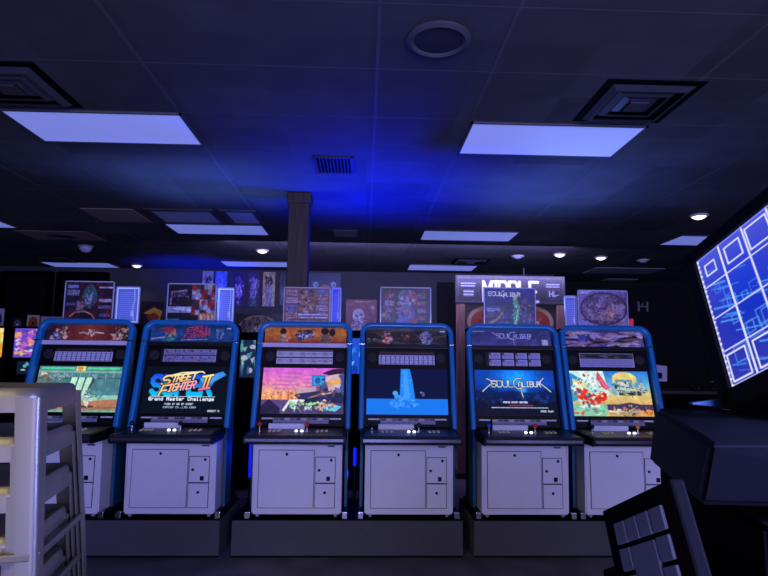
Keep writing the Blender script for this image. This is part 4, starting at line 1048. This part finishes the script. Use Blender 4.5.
# ------------------------------------------------------------------ dark machine at the right foreground
t = thing('arcade_machine', 'dark machine in the right foreground with a tilted blue lit screen', 'arcade machine', (0, 0, 0))
def frame_mat(u, v, n, o):
    m = Matrix((u, n, v)).transposed().to_4x4(); m.translation = o; return m
u1, v1, n1 = Vector((.235, -.873, .427)), Vector((.09, .457, .885)), Vector((.968, .169, -.186))
u1.normalize(); v1 = (v1-u1*v1.dot(u1)).normalized(); n1 = v1.cross(u1)
o1 = Vector((1.16, 1.786, 1.548))
GW, GH = .62, .498
def grid_art():
    a = Art(62, 50, 4, '2a34b8')
    a.grad(0, 0, 62, 50, [(0, '5058d8'), (.25, '3a44cc'), (.6, '2a34b8'), (1, '3038b0')])
    d = np.exp(-(((a.X-16)/9)**2+((a.Y-22)/13)**2)); a.a += d[..., None]*np.array([-.1, -.02, .05]); a.a = np.clip(a.a, 0, 1)
    r = np.random.default_rng(5)
    for i in range(70):
        x, y = r.uniform(2, 56), r.uniform(4, 46); w = r.uniform(4, 12)
        a.line([(x, y), (x+w, y+w*.35)], r.uniform(.35, .8), ('3a8cf0', '50b0f8', '4a68e8')[i % 3], .75)
    for i in range(30):
        x, y = r.uniform(4, 54), r.uniform(13, 38); s_ = r.uniform(2, 5)
        a.line([(x, y), (x+s_, y), (x+s_, y+s_*1.1), (x, y+s_*1.1), (x, y)], .45, ('4a80f0', '58a8f8')[i % 2], .7)
    for k in range(1, 6): a.line([(k*10.35, 0), (k*10.35, 50)], .75, 'dfe0ff')
    for k in (1, 2, 3): a.line([(0, k*12.5), (62, k*12.5)], .6, 'd0d2ff')
    for k, q in ((0, 2.2), (1, 3.2), (2, 4.2), (3, 4.4), (4, 4.4)):
        cx, cy = (k+.5)*10.35, 6.4; a.line([(cx-q, cy-q), (cx+q, cy-q), (cx+q, cy+q), (cx-q, cy+q), (cx-q, cy-q)], .6, 'e0e2ff')
    for k in range(5):
        cx, cy = (k+.5)*10.35, 43.8; a.line([(cx-3.6, cy-4.6), (cx+3.6, cy-4.6), (cx+3.6, cy+4.6), (cx-3.6, cy+4.6), (cx-3.6, cy-4.6)], .65, 'e4e6ff')
    a.line([(.5, 0), (.5, 50)], .8, 'b0b0f0').line([(0, .5), (62, .5)], .6, '8088f0').line([(0, 49.6), (62, 49.6)], .7, 'b0b4f4')
    for k in range(24): a.ell(.6, 1+k*2.1, .5, .45, 'eceeff')
    return a
hd = box('screen_housing', (0, 0, 0), (GW+.11, .26, GH+.10), DBLACK, t, .012)
hd.matrix_world = frame_mat(u1, v1, n1, o1+u1*(GW/2+.0)+v1*(GH/2)+n1*.135)
pl = picture('screen', grid_art(), GW, GH, SCREEN, t); pl.matrix_world = frame_mat(u1, v1, n1, o1+u1*GW/2-n1*.004)
bz = bmesh.new()
for sx in (-1, 1): add_box(bz, (sx*(GW/2+.029), 0, GH/2), (.052, .03, GH+.1), .006)
for z in (-.027, GH+.027): add_box(bz, (0, 0, z), (GW+.1, .03, .05), .006)
b_ = finish('screen_bezel', bz, BLACK, t); b_.matrix_world = frame_mat(u1, v1, n1, o1+u1*GW/2)
# control box
zt = 1.472
bm = bmesh.new()
tp = [(.664, 1.103), (1.25, 1.12), (1.34, 1.75), (1.33, 1.94), (.988, 1.94)]
bt = [(.662, 1.15), (1.25, 1.16), (1.34, 1.75), (1.33, 1.92), (.957, 1.94)]
A = [bm.verts.new((x, y, zt)) for x, y in tp]; B = [bm.verts.new((x, y, (1.345, 1.33, 1.3, 1.3, 1.295)[i])) for i, (x, y) in enumerate(bt)]
bm.faces.new(A); bm.faces.new(B[::-1])
for i in range(5): bm.faces.new((A[i], A[(i+1) % 5], B[(i+1) % 5], B[i]))
bmesh.ops.recalc_face_normals(bm, faces=bm.faces)
bmesh.ops.bevel(bm, geom=list(bm.edges), offset=.012, segments=3, affect='EDGES')
finish('control_box', bm, mat('dark_navy_plastic', '08090e', .6, var=.15, spec=.06), t)
# lower cabinet
bm = bmesh.new()
add_prism(bm, [(.80, 1.16), (1.7, 1.16), (1.7, 2.0), (.97, 1.9)], 'z', FZ, 1.30)
bmesh.ops.bevel(bm, geom=list(bm.edges), offset=.01, segments=2, affect='EDGES')
finish('base', bm, DBLACK, t)
box('neck', (1.35, 1.62, 1.5), (.22, .3, .5), DBLACK, t, .02)
# tilted keypad panel
u2, v2 = Vector((.081, -.902, .425)), Vector((-.019, .425, .905)); u2.normalize(); v2 = (v2-u2*v2.dot(u2)).normalized(); n2 = v2.cross(u2)
o2 = Vector((.542, 1.336, 1.288))      # top left corner of the panel
PW, PH = .287, .34
kp = box('keypad_panel', (0, 0, 0), (PW, .03, PH), DBLACK, t, .006)
kp.matrix_world = frame_mat(u2, v2, n2, o2+u2*PW/2-v2*PH/2+n2*.017)
KEY = mat('grey_key', '5c5b66', .6, var=.05)
def key(x0, y0, x1, y1):
    k = bmesh.new(); add_box(k, ((x0+x1)/2-PW/2, -.015, PH/2-(y0+y1)/2), (x1-x0, .012, y1-y0), .002); finish('key', k, KEY, kp)
cx_ = [(.05, .093), (.1, .143), (.15, .191), (.199, .243)]
for x0, x1 in cx_: key(x0, .037, x1, .079)
for r in (.088, .139, .19):
    for c in (0, 3): key(cx_[c][0], r, cx_[c][1], r+.042)
key(.099, .089, .192, .181)
for c in (1, 2): key(cx_[c][0], .19, cx_[c][1], .232)
for x0, x1 in cx_: key(x0, .241, x1, .283)
k = bmesh.new(); add_box(k, (.146-PW/2, -.022, PH/2-.158), (.05, .003, .012), .001); finish('key_mark', k, BLACK, kp)
arm = bmesh.new(); add_prism(arm, [(.545, 1.34), (.60, 1.02), (.9, 1.2), (.95, 1.6)], 'z', .6, 1.16); finish('keypad_arm', arm, DBLACK, t)
# blue toy gun resting on the box
g = thing('toy_gun', 'blue tapered plastic gun lying on the dark machine at right', 'toy gun', (1.155, 1.885, 1.4735), -.05)
prism('barrel', [(-.075, .016), (-.075, .022), (.01, .033), (.05, .033), (.05, .01), (.0, .01)], 'y', -.012, .012, mat('blue_toy', '4a8cd0', .4), g, .002)
prism('grip', [(.025, .01), (.05, .01), (.058, 0), (.03, 0)], 'y', -.01, .01, mat('pale_toy', 'a8a8c8', .4), g)
box('sight', (.03, 0, .035), (.02, .008, .005), GREY, g, .001)
